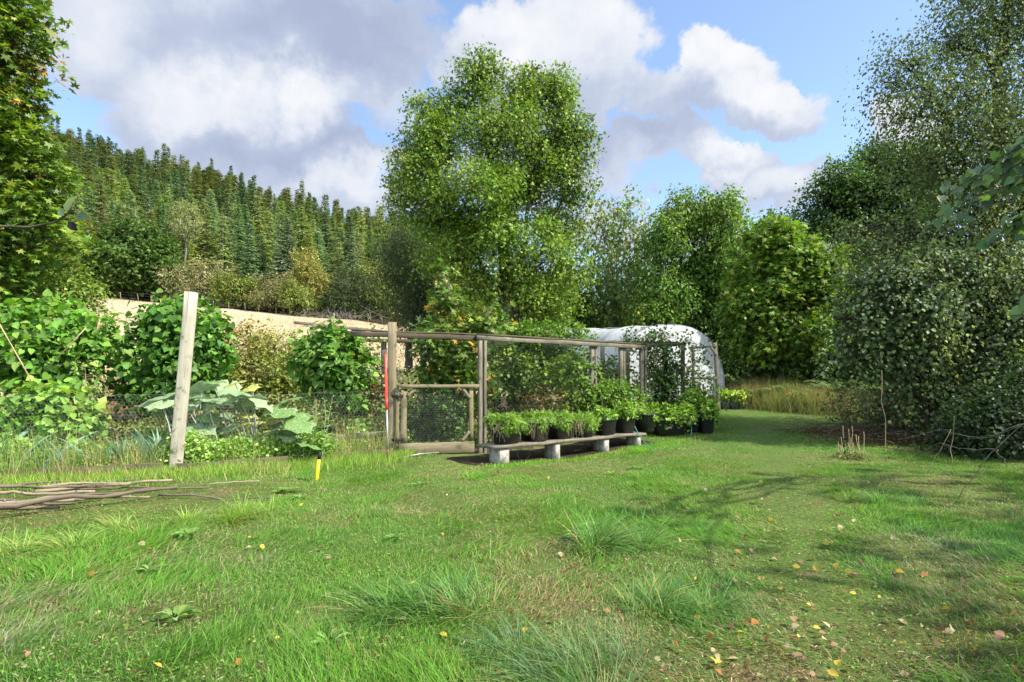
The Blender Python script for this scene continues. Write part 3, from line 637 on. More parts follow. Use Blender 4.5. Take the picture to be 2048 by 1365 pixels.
# ---------------------------------------------------------------- the wooded hill
def conifer(mbc, mbt, H=12., rad=2.6, whorls=24, nb=8, pal=None, sub=6, low=.12, shape=.9, drp=.35, sz=.62):
    mbt.tube([(0, 0, -.5), (.05, 0, H * .5), (0, 0, H * .99)], [H * .016, H * .010, .03], 5)
    for w_ in range(whorls):
        q = low + (1 - low) * (w_ / whorls) ** .95; z = q * H; rr = rad * (1 - q) ** shape * R.uniform(.78, 1.15) + .12
        a0 = R.random() * 6.28
        for b in range(nb):
            if R.random() < .10: continue
            a = a0 + b * 6.283 / nb + R.normal() * .2; r = rr * R.uniform(.72, 1.15); d = np.array([math.cos(a), math.sin(a), 0]); sd2 = np.array([-math.sin(a), math.cos(a), 0])
            k = max(2, int(sub * r / rad + 1.5)); t_ = (np.arange(k) + .6) / k
            P = d * (r * t_)[:, None] + np.array([0, 0, z]); P[:, 2] += r * (.10 * t_ - drp * t_ ** 2) + R.normal(size=k) * .12 + R.normal() * .22
            s_ = sz * (.55 + .5 * (1 - t_)) * (.5 + .6 * r / rad)
            for sg in (-1, 1):
                scatter(mbc, DIA, P, d * .6 + sd2 * sg * .9 + np.array([0, 0, -.35]) + R.normal(size=(k, 3)) * .2, np.array([.15, -.3, 1.]) + R.normal(size=(k, 3)) * .55, s_ * R.uniform(.8, 1.3, k), palette(P + w_, pal, .5, .2), .55)
            scatter(mbc, DIA, P[-1:], d[None] + np.array([[0, 0, -.2]]), np.array([[0, 0, 1.]]), sz * .6, palette(P[-1:], pal, .5, .2), .5)
SP = [((.13, .19, .065), 3), ((.17, .235, .075), 3), ((.23, .29, .10), 1.5)]
SB = [((.105, .175, .10), 3), ((.14, .22, .12), 2), ((.20, .28, .16), 1)]
LA = [((.20, .225, .06), 3), ((.25, .235, .07), 2), ((.15, .19, .06), 2)]
PI = [((.11, .14, .045), 3), ((.17, .19, .06), 2)]
kinds = []
for (H, rad, wh, nb, pal, sub, low, sh, drp) in [(12.5, 2.5, 26, 9, SP, 6, .05, 1.05, .35), (11, 2.3, 24, 9, SB, 6, .08, 1.1, .4), (13.5, 2.3, 28, 8, SP, 5, .12, 1.0, .3), (12, 2.6, 20, 8, LA, 5, .18, .6, .15), (11, 3.0, 15, 9, PI, 6, .35, .45, .0), (12, 2.1, 26, 9, SB, 6, .05, 1.2, .45), (13, 2.9, 22, 8, SP, 6, .10, .9, .25), (9.5, 2.6, 18, 9, SB, 6, .05, .95, .3), (12.5, 2.9, 18, 7, LA, 6, .22, .55, .1)]:
    a, b = MB(), MB(); conifer(a, b, H, rad, wh, nb, pal, sub, low, sh, drp, sz=.72); kinds.append((a, b))
def both(a, b):
    m_ = MB(); m_.V = a.V + b.V; m_.col = a.col + b.col; m_.tc = a.tc + b.tc; off = a.n
    m_.T = a.T + [x + off for x in b.T]; m_.TM = a.TM + [x + 1 for x in b.TM]; m_.Q = [x + off for x in b.Q]; m_.QM = [x + 1 for x in b.QM]; m_.n = a.n + b.n; return m_
protos = [both(a, b).build('conifer', [M['needle'], M['bark_dark']]) for a, b in kinds]
pnear = [(a.build('crown', M['needle']), b.build('trunk', M['bark_grey'])) for a, b in kinds]
far_used = [False] * len(protos); near_used = [False] * len(pnear)
def put_conifer(x, y, kd, s, parts, label, group, name, cat):
    z = gz1(x, y) - .2; rz = R.random() * 6.28
    if parts:
        root = thing(name, (x, y, z), label, cat, group, rz); wq = s * R.uniform(1.15, 1.45); root.scale = (wq, wq, s)
        for p in pnear[kd]:
            c = p if not near_used[kd] else p.copy()
            if near_used[kd]: C.collection.objects.link(c)
            c.parent = root; c.location = (0, 0, 0)
        near_used[kd] = True; return root
    p = protos[kd]; o = p if not far_used[kd] else p.copy()
    if far_used[kd]: C.collection.objects.link(o)
    far_used[kd] = True; o.name = name
    o.location = (x, y, z); o.rotation_euler = (R.normal() * .03, R.normal() * .03, rz); wq = s * R.uniform(1.2, 1.6); o.scale = (wq, wq, s * R.uniform(.85, 1.1)); prop(o, label, cat, group); return o
ma, mb_ = [], []
for (H, rad, pal, low, sh, drp) in [(12.5, 2.5, SP, .05, 1.25, .4), (12, 2.6, SB, .08, 1.3, .5), (12, 2.6, LA, .18, .6, .15), (11, 2.9, PI, .30, .5, .0), (13.5, 2.3, SP, .1, 1.2, .4)]:
    q1, q2 = MB(), MB(); conifer(q1, q2, H, rad, 17, 6, pal, 3, low, sh, drp, sz=1.05); ma.append(both(q1, q2))
mass = MB()
Y = 80.0; cnt = 0; lim = 0
while Y < 206:
    sp = 3.7 + (Y - 80) * .018; u = -.92
    while u < -.12:
        y = Y + R.normal() * sp * .45; uu = u + R.normal() * sp / Y * .35; x = uu * y; px = CX + F * uu
        ridge = Y > 165; rr = R.random(); s = R.uniform(.66, 1.34) * (1.05 if ridge else 1)
        zone = vnoise(np.array([[x * .03, y * .03, 1.]]), 77)[0]
        if ridge and uu < -.5: kd = R.choice([3, 4, 4, 0, 8, 6])
        elif ridge: kd = R.choice([5, 0, 1, 7, 6, 3, 4])
        elif zone > .6: kd = R.choice([3, 0, 6, 8])
        else: kd = R.choice([0, 1, 2, 5, 6, 7])
        nm = ('spruce_tree', 'spruce_tree', 'spruce_tree', 'larch_tree', 'pine_tree', 'spruce_tree', 'spruce_tree', 'spruce_tree', 'larch_tree')[kd]
        lb = {'spruce_tree': 'dark green spruce tree in the plantation on the steep hillside', 'larch_tree': 'ochre-green larch tree in the plantation on the steep hillside', 'pine_tree': 'round-topped pine tree on the ridge of the wooded hill'}[nm]
        if Y > 124 and (not ridge or True):
            p = ma[{0: 0, 1: 1, 2: 4, 3: 2, 4: 3, 5: 1, 6: 4, 7: 1, 8: 2}[int(kd)]]; ss = s * .80; a_ = R.random() * 6.28; wq = ss * R.uniform(.95, 1.3); ca, sa = math.cos(a_), math.sin(a_)
            rot = np.array([[ca, -sa, 0], [sa, ca, 0], [0, 0, 1]]); jc = R.uniform(.55, 1.0) * np.array([.86 + R.normal() * .05, 1.03, 1 + R.normal() * .1])
            V = np.concatenate(p.V) @ rot.T * np.array([wq, wq, ss * R.uniform(.85, 1.12)]) + np.array([x, y, gz1(x, y) - .2])
            mass.add(V, np.concatenate(p.T), np.concatenate(p.Q), np.concatenate(p.col) * jc, None); mass.TM[-1] = np.concatenate(p.TM); mass.QM[-1] = np.concatenate(p.QM); lim += 1; u += sp / Y * R.uniform(.8, 1.2); continue
        if nm == 'pine_tree' and not ridge: lb = 'round-topped pine tree among the spruces on the hillside'
        put_conifer(x, y, kd, s * .84, Y < 86, lb, nm.replace('_tree', '') + ' trees on the hill', nm, 'tree'); cnt += 1
        u += sp / Y * R.uniform(.8, 1.2)
    Y += sp * .95
print('conifers', cnt, lim)
prop(mass.build('conifer_plantation', [M['needle'], M['bark_dark']], loc=(-90, 170, 60)), 'dense mixed conifer wood covering the upper slope and ridge of the hill', 'wood', kind='stuff')
# named conifers in front of the plantation
put_conifer(*G(500, 77)[:2], 5, 1.0, True, 'blue-green spruce at the hill foot, the left one of a close pair', None, 'spruce_tree', 'tree')
put_conifer(*G(560, 78)[:2], 1, 1.05, True, 'yellow-green spruce at the hill foot, the right one of a close pair', None, 'spruce_tree', 'tree')
put_conifer(*G(705, 77)[:2], 5, .95, True, 'dense dark spruce at the foot of the hill behind the dark round thorn bush', None, 'spruce_tree', 'tree')
put_conifer(*G(168, 72)[:2], 3, .9, True, 'pale drooping conifer at the field edge just right of the maple', None, 'cypress_tree', 'tree')
for k, p in enumerate(protos):
    if not far_used[k]: bpy.data.objects.remove(p)
for k, pr in enumerate(pnear):
    if not near_used[k]:
        for p in pr: bpy.data.objects.remove(p)
# bare-stemmed larch
for (px, top, bot, lab) in [(365, 452, 525, 'tall thin conifer with a pale bare trunk standing right of the broad oak'), (1, 0, 0, None)]:
    if lab:
        b = G(px, 76); root = thing('bare_trunk_larch', b, lab, 'tree'); H = at(px, 430, 76)[2] - b[2]
        tm = MB(); tm.tube(curve(b, b + np.array([.5, 0, H]), 8, 0, .01), np.linspace(.22, .05, 8), 6)
        for k in range(22): 
            z = H * R.uniform(.3, .9); d = rdir(1)[0] * np.array([1, 1, .1]); p = b + np.array([.5 * z / H, 0, z]); tm.tube([p, p + d * R.uniform(.8, 2.2) + np.array([0, 0, -.1])], [.04, .012], 3, cap=False)
        tm.build('trunk', M['bark_grey'], root); cm = MB(); sprays(cm, [(*(b + np.array([.5, 0, H * .95])), 1.8, 1.8, 2.2)], 260, 8, .7, .3, DIA, SP, wid=.5); cm.build('crown', M['needle'], root)
# broad oak and the thorn scrub along the field edge
tree('field_oak_tree', 'broad dome-shaped green oak at the top left corner of the pale field', 'tree', 268, 73,
     [(265, 480, 62, 32), (215, 505, 48, 32), (320, 510, 36, 32), (265, 530, 88, 34), (190, 545, 35, 25), (335, 548, 24, 20), (240, 560, 60, 20), (300, 560, 40, 18)],
     .42, [((.06, .115, .025), 3), ((.085, .15, .03), 3), ((.04, .075, .02), 1.5)], 4200, 9, .9, .40, DIA, 'shrubfar', 'bark_dark', sub=9, sr=.34, droop=.1, flat=1.2, gap=.34, gf=.45, twig=8, tr=.05, cf=.2)
TH = [((.17, .18, .08), 3), ((.12, .14, .05), 2), ((.23, .22, .11), 1.5)]
DK = [((.05, .08, .03), 3), ((.035, .055, .02), 2), ((.075, .11, .04), 1)]
OC = [((.24, .22, .05), 3), ((.17, .19, .04), 2)]
GN = [((.13, .17, .04), 3), ((.09, .13, .03), 2), ((.19, .21, .07), 1)]
for (px, Yb, ee, pal, lab) in [
    (385, 72, [(370, 560, 40, 34), (410, 545, 44, 30), (400, 585, 55, 28), (350, 590, 30, 22)], TH, 'wide pale olive hawthorn bush beside the broad oak'),
    (475, 72, [(460, 575, 36, 28), (490, 590, 38, 24)], GN, 'low green-grey thorn bush between two pale hawthorns on the field edge'),
    (540, 72, [(520, 580, 36, 28), (560, 575, 36, 26), (545, 600, 55, 22)], TH, 'pale twiggy hawthorn bush below the pair of spruces'),
    (620, 76, [(615, 530, 26, 26), (625, 560, 34, 26), (600, 575, 34, 26)], OC, 'ochre-yellow small tree behind the thorn scrub'),
    (600, 71, [(600, 600, 40, 24), (585, 585, 28, 20)], GN, 'greenish thorn bush left of the dark round bush'),
    (700, 71, [(690, 565, 42, 34), (720, 585, 40, 30), (675, 600, 38, 24), (705, 605, 46, 24)], DK, 'dark round holly-green thorn bush on the field edge'),
    (765, 72, [(765, 585, 32, 32), (780, 605, 34, 28), (750, 610, 30, 20)], GN, 'light green thorn bush right of the dark round bush'),
    (830, 71, [(830, 600, 34, 28), (815, 622, 34, 22)], TH, 'pale thorn bush at the right end of the scrub beside the willow'),
    (760, 78, [(750, 545, 34, 26), (790, 560, 34, 26)], GN, 'mid-green bush standing behind the right end of the scrub'),
    (170, 71, [(165, 585, 26, 18), (185, 592, 22, 12)], DK, 'small dark bush under the oak at the left end of the field')]:
    tree('thorn_bush', lab, 'bush', px, Yb, ee, .16, pal, 900, 9, .8, .25, DIA, 'shrubfar', 'bark_grey', sub=6, droop=.15, gap=.30, gf=.4, twig=16, tr=.035, cf=.25, wid=.7)
b = G(655, 68.5); root = thing('fallen_branch_heap', b, 'grey heap of dead branches lying at the foot of the dark thorn bush', 'dead branches'); tm = MB()
for k in range(60): 
    p = b + np.array([R.normal() * 2.4, R.normal() * .8, 0]); tm.tube(curve(p, p + np.array([R.normal() * 1.6, R.normal() * .5, R.uniform(.4, 1.8)]), 5, 0, .1), [.05, .04, .03, .02, .01], 3, cap=False)
tm.build('branches', M['bark_grey'], root)
# field fence posts and wire
fp = None
for k, px in enumerate(np.linspace(150, 860, 24)):
    Yf = 69.6; b = G(px + R.normal() * 3, Yf); mb = MB()
    if fp is None:
        mb.tube([(0, 0, -.3), (.02, 0, .6), (0, 0, .95)], .045, 6); fp = mb.build('fence_post', M['stick_pale']); o = fp
    else: o = fp.copy(); C.collection.objects.link(o)
    o.location = b; o.rotation_euler = (R.normal() * .05, R.normal() * .05, R.random() * 3); prop(o, 'small pale fence post along the top edge of the dry field', 'fence post', 'fence posts along the far field')
mb = MB()
for h in (.35, .7, 1.0): mb.tube([G(px, 69.6) + np.array([0, 0, h]) for px in np.linspace(150, 860, 34)], .004, 3, cap=False)
prop(mb.build('fence_wire', M['wire']), 'thin wires strung along the far field fence posts', 'wire')
# ---------------------------------------------------------------- wire netting of real wires
def wires(mb, P0, P1, r):
    d = unit(P1 - P0); n = len(P0); a = unit(np.cross(d, np.array([.13, .31, .94]))); b = np.cross(d, a); V = []
    for th in (0, 2.094, 4.189): 
        o = (math.cos(th) * a + math.sin(th) * b) * r; V += [P0 + o, P1 + o]
    V = np.stack(V, 1).reshape(-1, 3); i = np.arange(n)[:, None, None] * 6
    Q = (i + np.array([[0, 1, 3, 2], [2, 3, 5, 4], [4, 5, 1, 0]])[None]).reshape(-1, 4); mb.add(V, None, Q)
def hexnet(mb, f, L, H, cell=.05, r=.0011):
    """hexagonal wire netting over a surface f(s, h) -> xyz"""
    w_ = cell / 2; hh = cell * .86; nx_ = int(L / w_); nz = int(H / hh)
    i, j = np.meshgrid(np.arange(nx_ + 1), np.arange(nz + 1)); up = ((i + j) % 2) * hh * .36
    s_ = i * w_ + R.normal(size=i.shape) * cell * .03; h_ = j * hh + up + R.normal(size=i.shape) * cell * .03
    P = f(s_.ravel(), h_.ravel()).reshape(*i.shape, 3)
    wires(mb, P[:, :-1].reshape(-1, 3), P[:, 1:].reshape(-1, 3), r)
    m_ = ((i + j) % 2 == 1)[:-1]; wires(mb, P[:-1][m_], P[1:][m_], r)
def along(pts):
    pts = np.array(pts, float); L = np.concatenate([[0], np.cumsum(np.linalg.norm(np.diff(pts[:, :2], axis=0), axis=1))])
    return (lambda s: (np.interp(s, L, pts[:, 0]), np.interp(s, L, pts[:, 1]))), L[-1]
def netfn(pts, z0, sag=.03, n=(.5, -.85)):
    f, L = along(pts)
    def g(s, h):
        x, y = f(s); wv = (vnoise(np.stack([s * 1.1, h * 1.5, s * 0], -1), 8) - .5) * sag * 2
        return np.stack([x + n[0] * wv, y + n[1] * wv, gz(x, y) + z0 + h + (vnoise(np.stack([s * .9, s * 0, s * 0], -1), 3) - .5) * .05], -1)
    return g, L

# ---------------------------------------------------------------- wire fence with the tall post
FA, FB, FCp = (-9.4, 5.8), (-6.4, 7.12), (-4.62, 7.95)
root = thing('wire_fence', (-4.66, 7.9, gz1(-4.66, 7.9)), 'chicken wire fence with one tall pale timber post in front of the vegetable beds', 'fence')
mb = MB(); g, L = netfn([FA, FB, FCp, (-2.05, 9.42)], -.02); hexnet(mb, g, L, 1.10, .05, .0011); wires(mb, g(np.arange(0, L - .1, .1), np.full(int(np.ceil((L - .1) / .1)), 1.10)), g(np.arange(.1, L, .1)[:int(np.ceil((L - .1) / .1))], np.full(int(np.ceil((L - .1) / .1)), 1.10)), .0016)
mb.build('wire_netting', M['wire'], root)
mb = MB(); mb.board((-4.68, 7.86, -.3), (-4.45, 7.9, 2.5), .165, .085, (.4, -.9, 0), seg=8, wob=.002, ch=.008); mb.build('post', M['wood_pale'], root)
mb = MB(); mb.board((-9.0, 5.95, -.3), (-8.95, 5.95, 1.5), .10, .08, (.4, -.9, 0), seg=5); mb.build('post', M['wood_pale'], root)
for (a, b_, lab) in [((-9.2, 5.75), (-6.9, 6.8), 'mossy edging board at the left end of the bed behind the stick pile'), ((-6.85, 6.83), (-4.75, 7.75), 'dark half-buried edging board between the stick pile and the tall post'),
                     ((-4.6, 7.78), (-3.3, 8.55), 'dark edging board just right of the tall post'), ((-3.28, 8.56), (-2.05, 9.3), 'damp brown edging board beside the yellow stake and the red tool')]:
    mb = MB(); za, zb = gz1(*a), gz1(*b_); mb.board((*a, za + .045), (*b_, zb + .065), .045, .17, (0, 0, 1), wob=.006, ch=.008, seg=8); prop(mb.build('edging_board', M['wood_dark'], loc=(*a, za)), lab, 'board', 'boards edging the beds')
for (p0, p1, Y0, Y1, w_, h_, lab) in [((-30, 918), (275, 905), 8.1, 8.5, .05, .16, 'long grey-brown sleeper board behind the leeks'), ((180, 798), (290, 796), 10.2, 10.2, .05, .09, 'pale raised bed board below the dry grass clump'),
                     ((395, 815), (505, 812), 10.4, 10.4, .05, .12, 'pink-grey raised bed board behind the big squash leaves'), ((150, 835), (275, 833), 9.6, 9.6, .06, .10, 'weathered raised bed board behind the low beans'), ((655, 876), (775, 868), 9.7, 9.9, .05, .10, 'dark board in the bed left of the gate post')]:
    a = at(*p0, Y0); b_ = at(*p1, Y1); mb = MB(); mb.board(a, b_, w_, h_, (0, 0, 1), wob=.004); prop(mb.build('bed_board', M['wood'] if w_ > .04 else M['wood_dark'], loc=a), lab, 'board')
    for q in (.02, .98):
        pass

# ---------------------------------------------------------------- fruit cage with its gate
ZT = 2.06
cor = np.array([-.57, 9.97]); fr = lambda t_: cor + np.array([3.5, 2.65]) * t_
hp = np.array([-2.0, 9.5])
root = thing('fruit_cage', (cor[0], cor[1], gz1(*cor)), 'weathered timber fruit cage with netted roof and a low netted gate', 'fruit cage')
def cpost(x, y, top, w_=.095, d_=.07, mat='wood', up=(.6, -.8, 0), lean=0.0):
    mb = MB(); mb.board((x, y, gz1(x, y) - .3), (x + lean, y, top), w_, d_, up, seg=7, wob=.002); return mb.build('post', M[mat], root)
cpost(hp[0], hp[1], 2.25, .135, .10, 'wood_gate', (.3, -.95, 0))
cpost(cor[0] + .01, cor[1] + .0, ZT - .08, .07, .06); cpost(cor[0] + .09, cor[1] + .06, ZT - .08, .055, .06)
for t_, w_ in [(.632, .10), (.655, .05), (.831, .10), (.853, .05), (.985, .10), (1.012, .05), (1.323, .10)]:
    x, y = fr(t_); z = gz1(x, y); cpost(x, y + .05, ZT - .07 + (.12 if t_ > 1.2 else 0), w_, .06, 'wood' if t_ < 1.2 else 'wood_dark')
for (px, Y, tz) in [(768, 12.2, 2.12), (846, 12.0, 1.98), (912, 11.6, 2.0), (1255, 14.6, 2.3), (1205, 14.8, 2.3), (1120, 14.5, 2.3), (1330, 14.4, 2.25)]:
    x = (px - CX) / F * Y; cpost(x, Y, tz, .11, .08, 'wood', (0, -1, 0))
def rail(a, b_, wd, th, mat='wood', name='rail'):
    mb = MB(); mb.board(a, b_, wd, th, (0, 0, 1), wob=.004, seg=8); return mb.build(name, M[mat], root)
c0 = np.array([*cor, ZT]); e0 = np.array([*fr(1.0), ZT - .0]); e1 = np.array([*fr(1.34), ZT + .10])
rail(c0 + [-.04, -.05, -.035], e0 + [0, -.05, -.035], .035, .075); rail(c0 + [-.03, .0, .03], e0 + [0, .0, .03], .08, .03, 'wood_dark')
rail(e0 + [.02, -.03, .0], e1, .04, .08, 'wood_dark')
lft = np.array([-2.72, 9.5, 2.07]); rail(c0 + [-.05, .07, -.03], lft + [0, .1, 0], .04, .085, 'wood_dark'); rail(c0 + [-.05, .10, .035], lft + [-.0, .13, .06], .07, .025, 'wood_dark')
bl = np.array([-1.9, 12.2, 2.10]); br = np.array([3.6, 15.0, 2.3]); rail(bl, br, .05, .09, 'wood'); rail(c0 + [0, .1, 0], bl, .05, .08, 'wood_dark'); rail(e1, br, .05, .08, 'wood_dark'); rail(lft + [0, .15, 0], np.array([-3.3, 12.0, 2.15]), .05, .08, 'wood_dark'); rail(np.array([-3.3, 12.0, 2.15]), bl + [0, .05, .02], .05, .08, 'wood_dark')
for q in (.35, .66): 
    a = c0 * (1 - q) + e0 * q; b_ = bl * (1 - q) + br * q; rail(a + [0, .05, .0], b_, .05, .07, 'wood_dark', 'roof_beam')
mb = MB()   # netting of the roof, sagging between the beams
def roof(s, h):
    q = s / 4.39; v = h / 3.0; A_ = c0[None] * (1 - q)[:, None] + e0[None] * q[:, None]; B_ = bl[None] * (1 - q)[:, None] + br[None] * q[:, None]
    P = A_ * (1 - v)[:, None] + B_ * v[:, None]; P[:, 2] += .05 - .16 * np.sin(v * math.pi) * np.abs(np.sin(q * 9)); return P
hexnet(mb, roof, 4.38, 2.98, .06, .0010)
gn, Ln = netfn([tuple(cor), tuple(fr(.655)), tuple(fr(1.0))], .25, .02); hexnet(mb, gn, Ln, 1.72, .055, .0010)
mb.build('roof_netting', M['wire_dark'], root)
# the gate
gA = np.array([-1.90, 9.44]); gB = np.array([-.66, 9.87]); gd = unit(gB - gA); gL = np.linalg.norm(gB - gA); gnm = np.array([gd[1], -gd[0], 0])
def gp(s, z): return np.array([*(gA + gd * s), z])
gate = thing('gate', (0, 0, 0), None, None); gate.location = Vector((*gA, .05)) - root.location; gate.parent = root
bpy.context.view_layer.update()
def gpart(name, a, b_, wd, th, up, off=0.0, mat='wood_gate'):
    mb = MB(); mb.board(np.array(a) + gnm * off, np.array(b_) + gnm * off, wd, th, up, wob=.0015, seg=6)
    o = mb.build(name, M[mat], None, loc=(0, 0, 0)); o.parent = gate; o.location = -Vector((*gA, .05)); return o
gpart('stile', gp(.0, .06), gp(.0, 1.16), .06, .04, gnm, -.02); gpart('stile', gp(.10, .24), gp(.10, 1.10), .10, .035, gnm, .0)
gpart('stile', gp(gL - .05, .24), gp(gL - .05, 1.14), .075, .035, gnm, .0)
gpart('top_rail', gp(.0, 1.185), gp(gL + .08, 1.185), .05, .055, (0, 0, 1), .03); gpart('bottom_rail', gp(.02, .135), gp(gL, .135), .04, .19, (0, 0, 1), .012)
gpart('brace', gp(gL - .20, 1.14), gp(gL - .07, .97), .05, .05, gnm, .004); gpart('brace', gp(gL - .22, .24), gp(gL - .08, .40), .05, .05, gnm, .004); gpart('brace', gp(.16, 1.02), gp(.30, 1.14), .05, .05, gnm, .004)
mb = MB(); nn_ = 0
def gf_(s, h): return np.stack([gA[0] + gd[0] * (s + .12) + gnm[0] * -.03, gA[1] + gd[1] * (s + .12) + gnm[1] * -.03, h + .2], -1)
hexnet(mb, gf_, gL - .2, .93, .045, .0012); o = mb.build('netting', M['wire'], None, loc=(0, 0, 0)); o.parent = gate; o.location = -Vector((*gA, .05))
for z in (1.02, .30):
    mb = MB(); mb.board(gp(-.10, z), gp(.09, z), .006, .05, (0, 0, 1), wob=0, seg=2, ch=.002); mb.tube([gp(-.01, z - .05) + gnm * .006, gp(-.01, z + .05) + gnm * .006], .009, 8)
    for s_ in (-.10, -.06, .05, .09): mb.tube([gp(s_, z + .02) - gnm * 0, gp(s_, z + .02) + gnm * .008], .007, 6)
    V_ = mb.V; mb.V = [v + gnm * .034 for v in V_]
    o = mb.build('hinge', M['black'], None, loc=(0, 0, 0)); o.parent = gate; o.location = -Vector((*gA, .05))
# the taller frame behind the cage
b = G(628, 14); root2 = thing('netting_frame', b, 'grey weathered post and long sloping rail standing behind the third bean clump', 'timber frame')
mb = MB(); mb.board(b + [0, 0, -.3], at(628, 650, 14), .10, .08, (0, -1, 0)); mb.build('post', M['wood'], root2)
mb = MB(); b2 = G(885, 16); mb.board(b2 + [0, 0, -.3], at(885, 672, 16), .10, .08, (0, -1, 0)); mb.build('post', M['wood'], root2)
mb = MB(); mb.board(at(588, 645, 13.8), at(890, 676, 16), .05, .07, (0, 0, 1)); mb.build('rail', M['wood'], root2)

# ---------------------------------------------------------------- polytunnel with its door frame
pc = np.array([4.95, 17.6]); ax = unit(np.array([-.34, .94])); pr = np.array([-ax[1], ax[0]]) * -1
PR, PH, PL = 2.02, 2.52, 6.4
def arch(th): # 0..pi from right foot to left foot
    c, s_ = np.cos(th), np.sin(th); return np.sign(c) * np.abs(c) ** .72 * PR, np.abs(s_) ** .86 * PH
zb = gz1(*pc); root = thing('polytunnel', (pc[0], pc[1], zb), 'white polythene tunnel with rounded end beyond the fruit cage', 'polytunnel')
mb = MB(); nt_, nl_ = 48, 56; th = np.linspace(0, math.pi, nt_); a_, h_ = arch(th); V = []
for i in range(nl_ + 1):
    l = PL * i / nl_; hoop = abs(math.sin(l / 1.6 * math.pi)) ** .7
    sc = 1 - .014 * hoop; zo = float(gz1(*(pc + ax * l))) - zb
    nz_ = (vnoise(np.stack([th * 3, th * 0 + l * 1.5, th * 0], -1), 12) - .5) * .06
    for k in range(nt_): V.append((*(pc + pr * a_[k] * sc * (1 + nz_[k]) + ax * l), zb + zo + h_[k] * sc * (1 + nz_[k] * .6)))
Q = [(i * nt_ + k, i * nt_ + k + 1, (i + 1) * nt_ + k + 1, (i + 1) * nt_ + k) for i in range(nl_) for k in range(nt_ - 1)]
mb.add(V, None, Q); mb.build('cover', M['cover'], root, smooth=True)
for l in np.arange(.05, PL, 1.6):
    hm = MB(); zo = float(gz1(*(pc + ax * l))) - zb; hm.tube([(*(pc + pr * a_[k] * 1.004 + ax * l), zb + zo + h_[k] * 1.004) for k in range(nt_)], .014, 6, cap=False); hm.build('hoop', M['tub_grey'], root, smooth=True)
mb = MB(); V = []; nr = 14
for q in np.linspace(0, 1, nr):
    for k in range(nt_):
        fold = .03 * math.sin(k * 2.6) * q ** 2 + .05 * math.sin(q * 3.1)
        dd = -ax * (.22 * (1 - q ** 2) * .5 + fold); V.append((*(pc + pr * a_[k] * q + dd), zb + h_[k] * q + (0 if q > 0 else 0)))
Q = [(i * nt_ + k, (i + 1) * nt_ + k, (i + 1) * nt_ + k + 1, i * nt_ + k + 1) for i in range(nr - 1) for k in range(nt_ - 1)]
mb.add(V, None, Q); mb.build('end_wall', M['cover'], root, smooth=True)
Yd = 16.6; b = G(1438, Yd); root = thing('door_frame', b, 'narrow timber frame with two crossbars and corner braces before the tunnel end', 'timber frame')
tp_ = at(1430, 686, Yd); zt = tp_[2]
mb = MB(); mb.board(b + [0, 0, -.2], tp_, .10, .07, (0, -1, 0)); mb.build('post', M['wood'], root)
lx = at(1386, 690, Yd + .3); lb = np.array([lx[0] + .03, Yd + .3, gz1(lx[0], Yd + .3)])
mb = MB(); mb.board(lb + [0, 0, -.2], lx + [0, 0, -.0], .08, .06, (0, -1, 0)); mb.build('post', M['wood'], root)
for (r1, r2) in ((697, 692), (757, 757)):
    mb = MB(); mb.board(at(1378, r1, Yd + .25) - [0, .05, 0], at(1432, r2, Yd) - [0, .06, 0], .04, .07, (0, 0, 1)); mb.build('crossbar', M['wood'], root)
for (p_, q_) in (((1418, 693), (1431, 712)), ((1424, 822), (1436, 806))):
    mb = MB(); mb.board(at(*p_, Yd) - [0, .07, 0], at(*q_, Yd) - [0, .07, 0], .05, .06, (0, -1, 0)); mb.build('brace', M['wood'], root)

# ---------------------------------------------------------------- plank shelf, blocks, tubs
P0 = np.array([-.40, 8.62]); P1 = np.array([2.58, 10.95]); sdv = unit(P1 - P0); snr = np.array([-sdv[1], sdv[0]])
def sp(s, off=0.0): p = P0 + sdv * s + snr * off; return p
SL = np.linalg.norm(P1 - P0); ZP = lambda s: .275 + .0 * s + .010 * math.sin(s * 2)
for k, (off, lab) in enumerate([(.10, 'long weathered plank on concrete blocks carrying the row of black tubs'), (.37, 'rear plank of the shelf behind the front plank, under the black tubs')]):
    a, b_ = sp(.15, off), sp(SL, off); mb = MB(); mb.board((*a, ZP(0) - .025), (*b_, ZP(SL) - .025), .23, .045, (0, 0, 1), seg=14, wob=.004); prop(mb.build('plank', M['wood'], loc=(*a, ZP(0))), lab, 'plank')
for s_, w_, lab in [(.38, .18, 'concrete block under the plank end nearest the gate'), (1.5, .10, 'concrete block under the middle of the plank'), (2.7, .12, 'concrete block with dead stalks before it, third from the gate'), (3.6, .10, 'tall whitish concrete block under the far end of the plank')]:
    z1 = ZP(s_) - .05; c1 = sp(s_, .02); c2 = sp(s_, .30); zg = min(gz1(*c1), gz1(*c2)) - .03
    mb = MB(); c_ = (c1 + c2) / 2; mb.board((*c1, (zg + z1) / 2), (*c2, (zg + z1) / 2), w_, z1 - zg - .002, (0, 0, 1), wob=.002, ch=.006, seg=3); prop(mb.build('concrete_block', M['block'], loc=(*c_, zg)), lab, 'block')
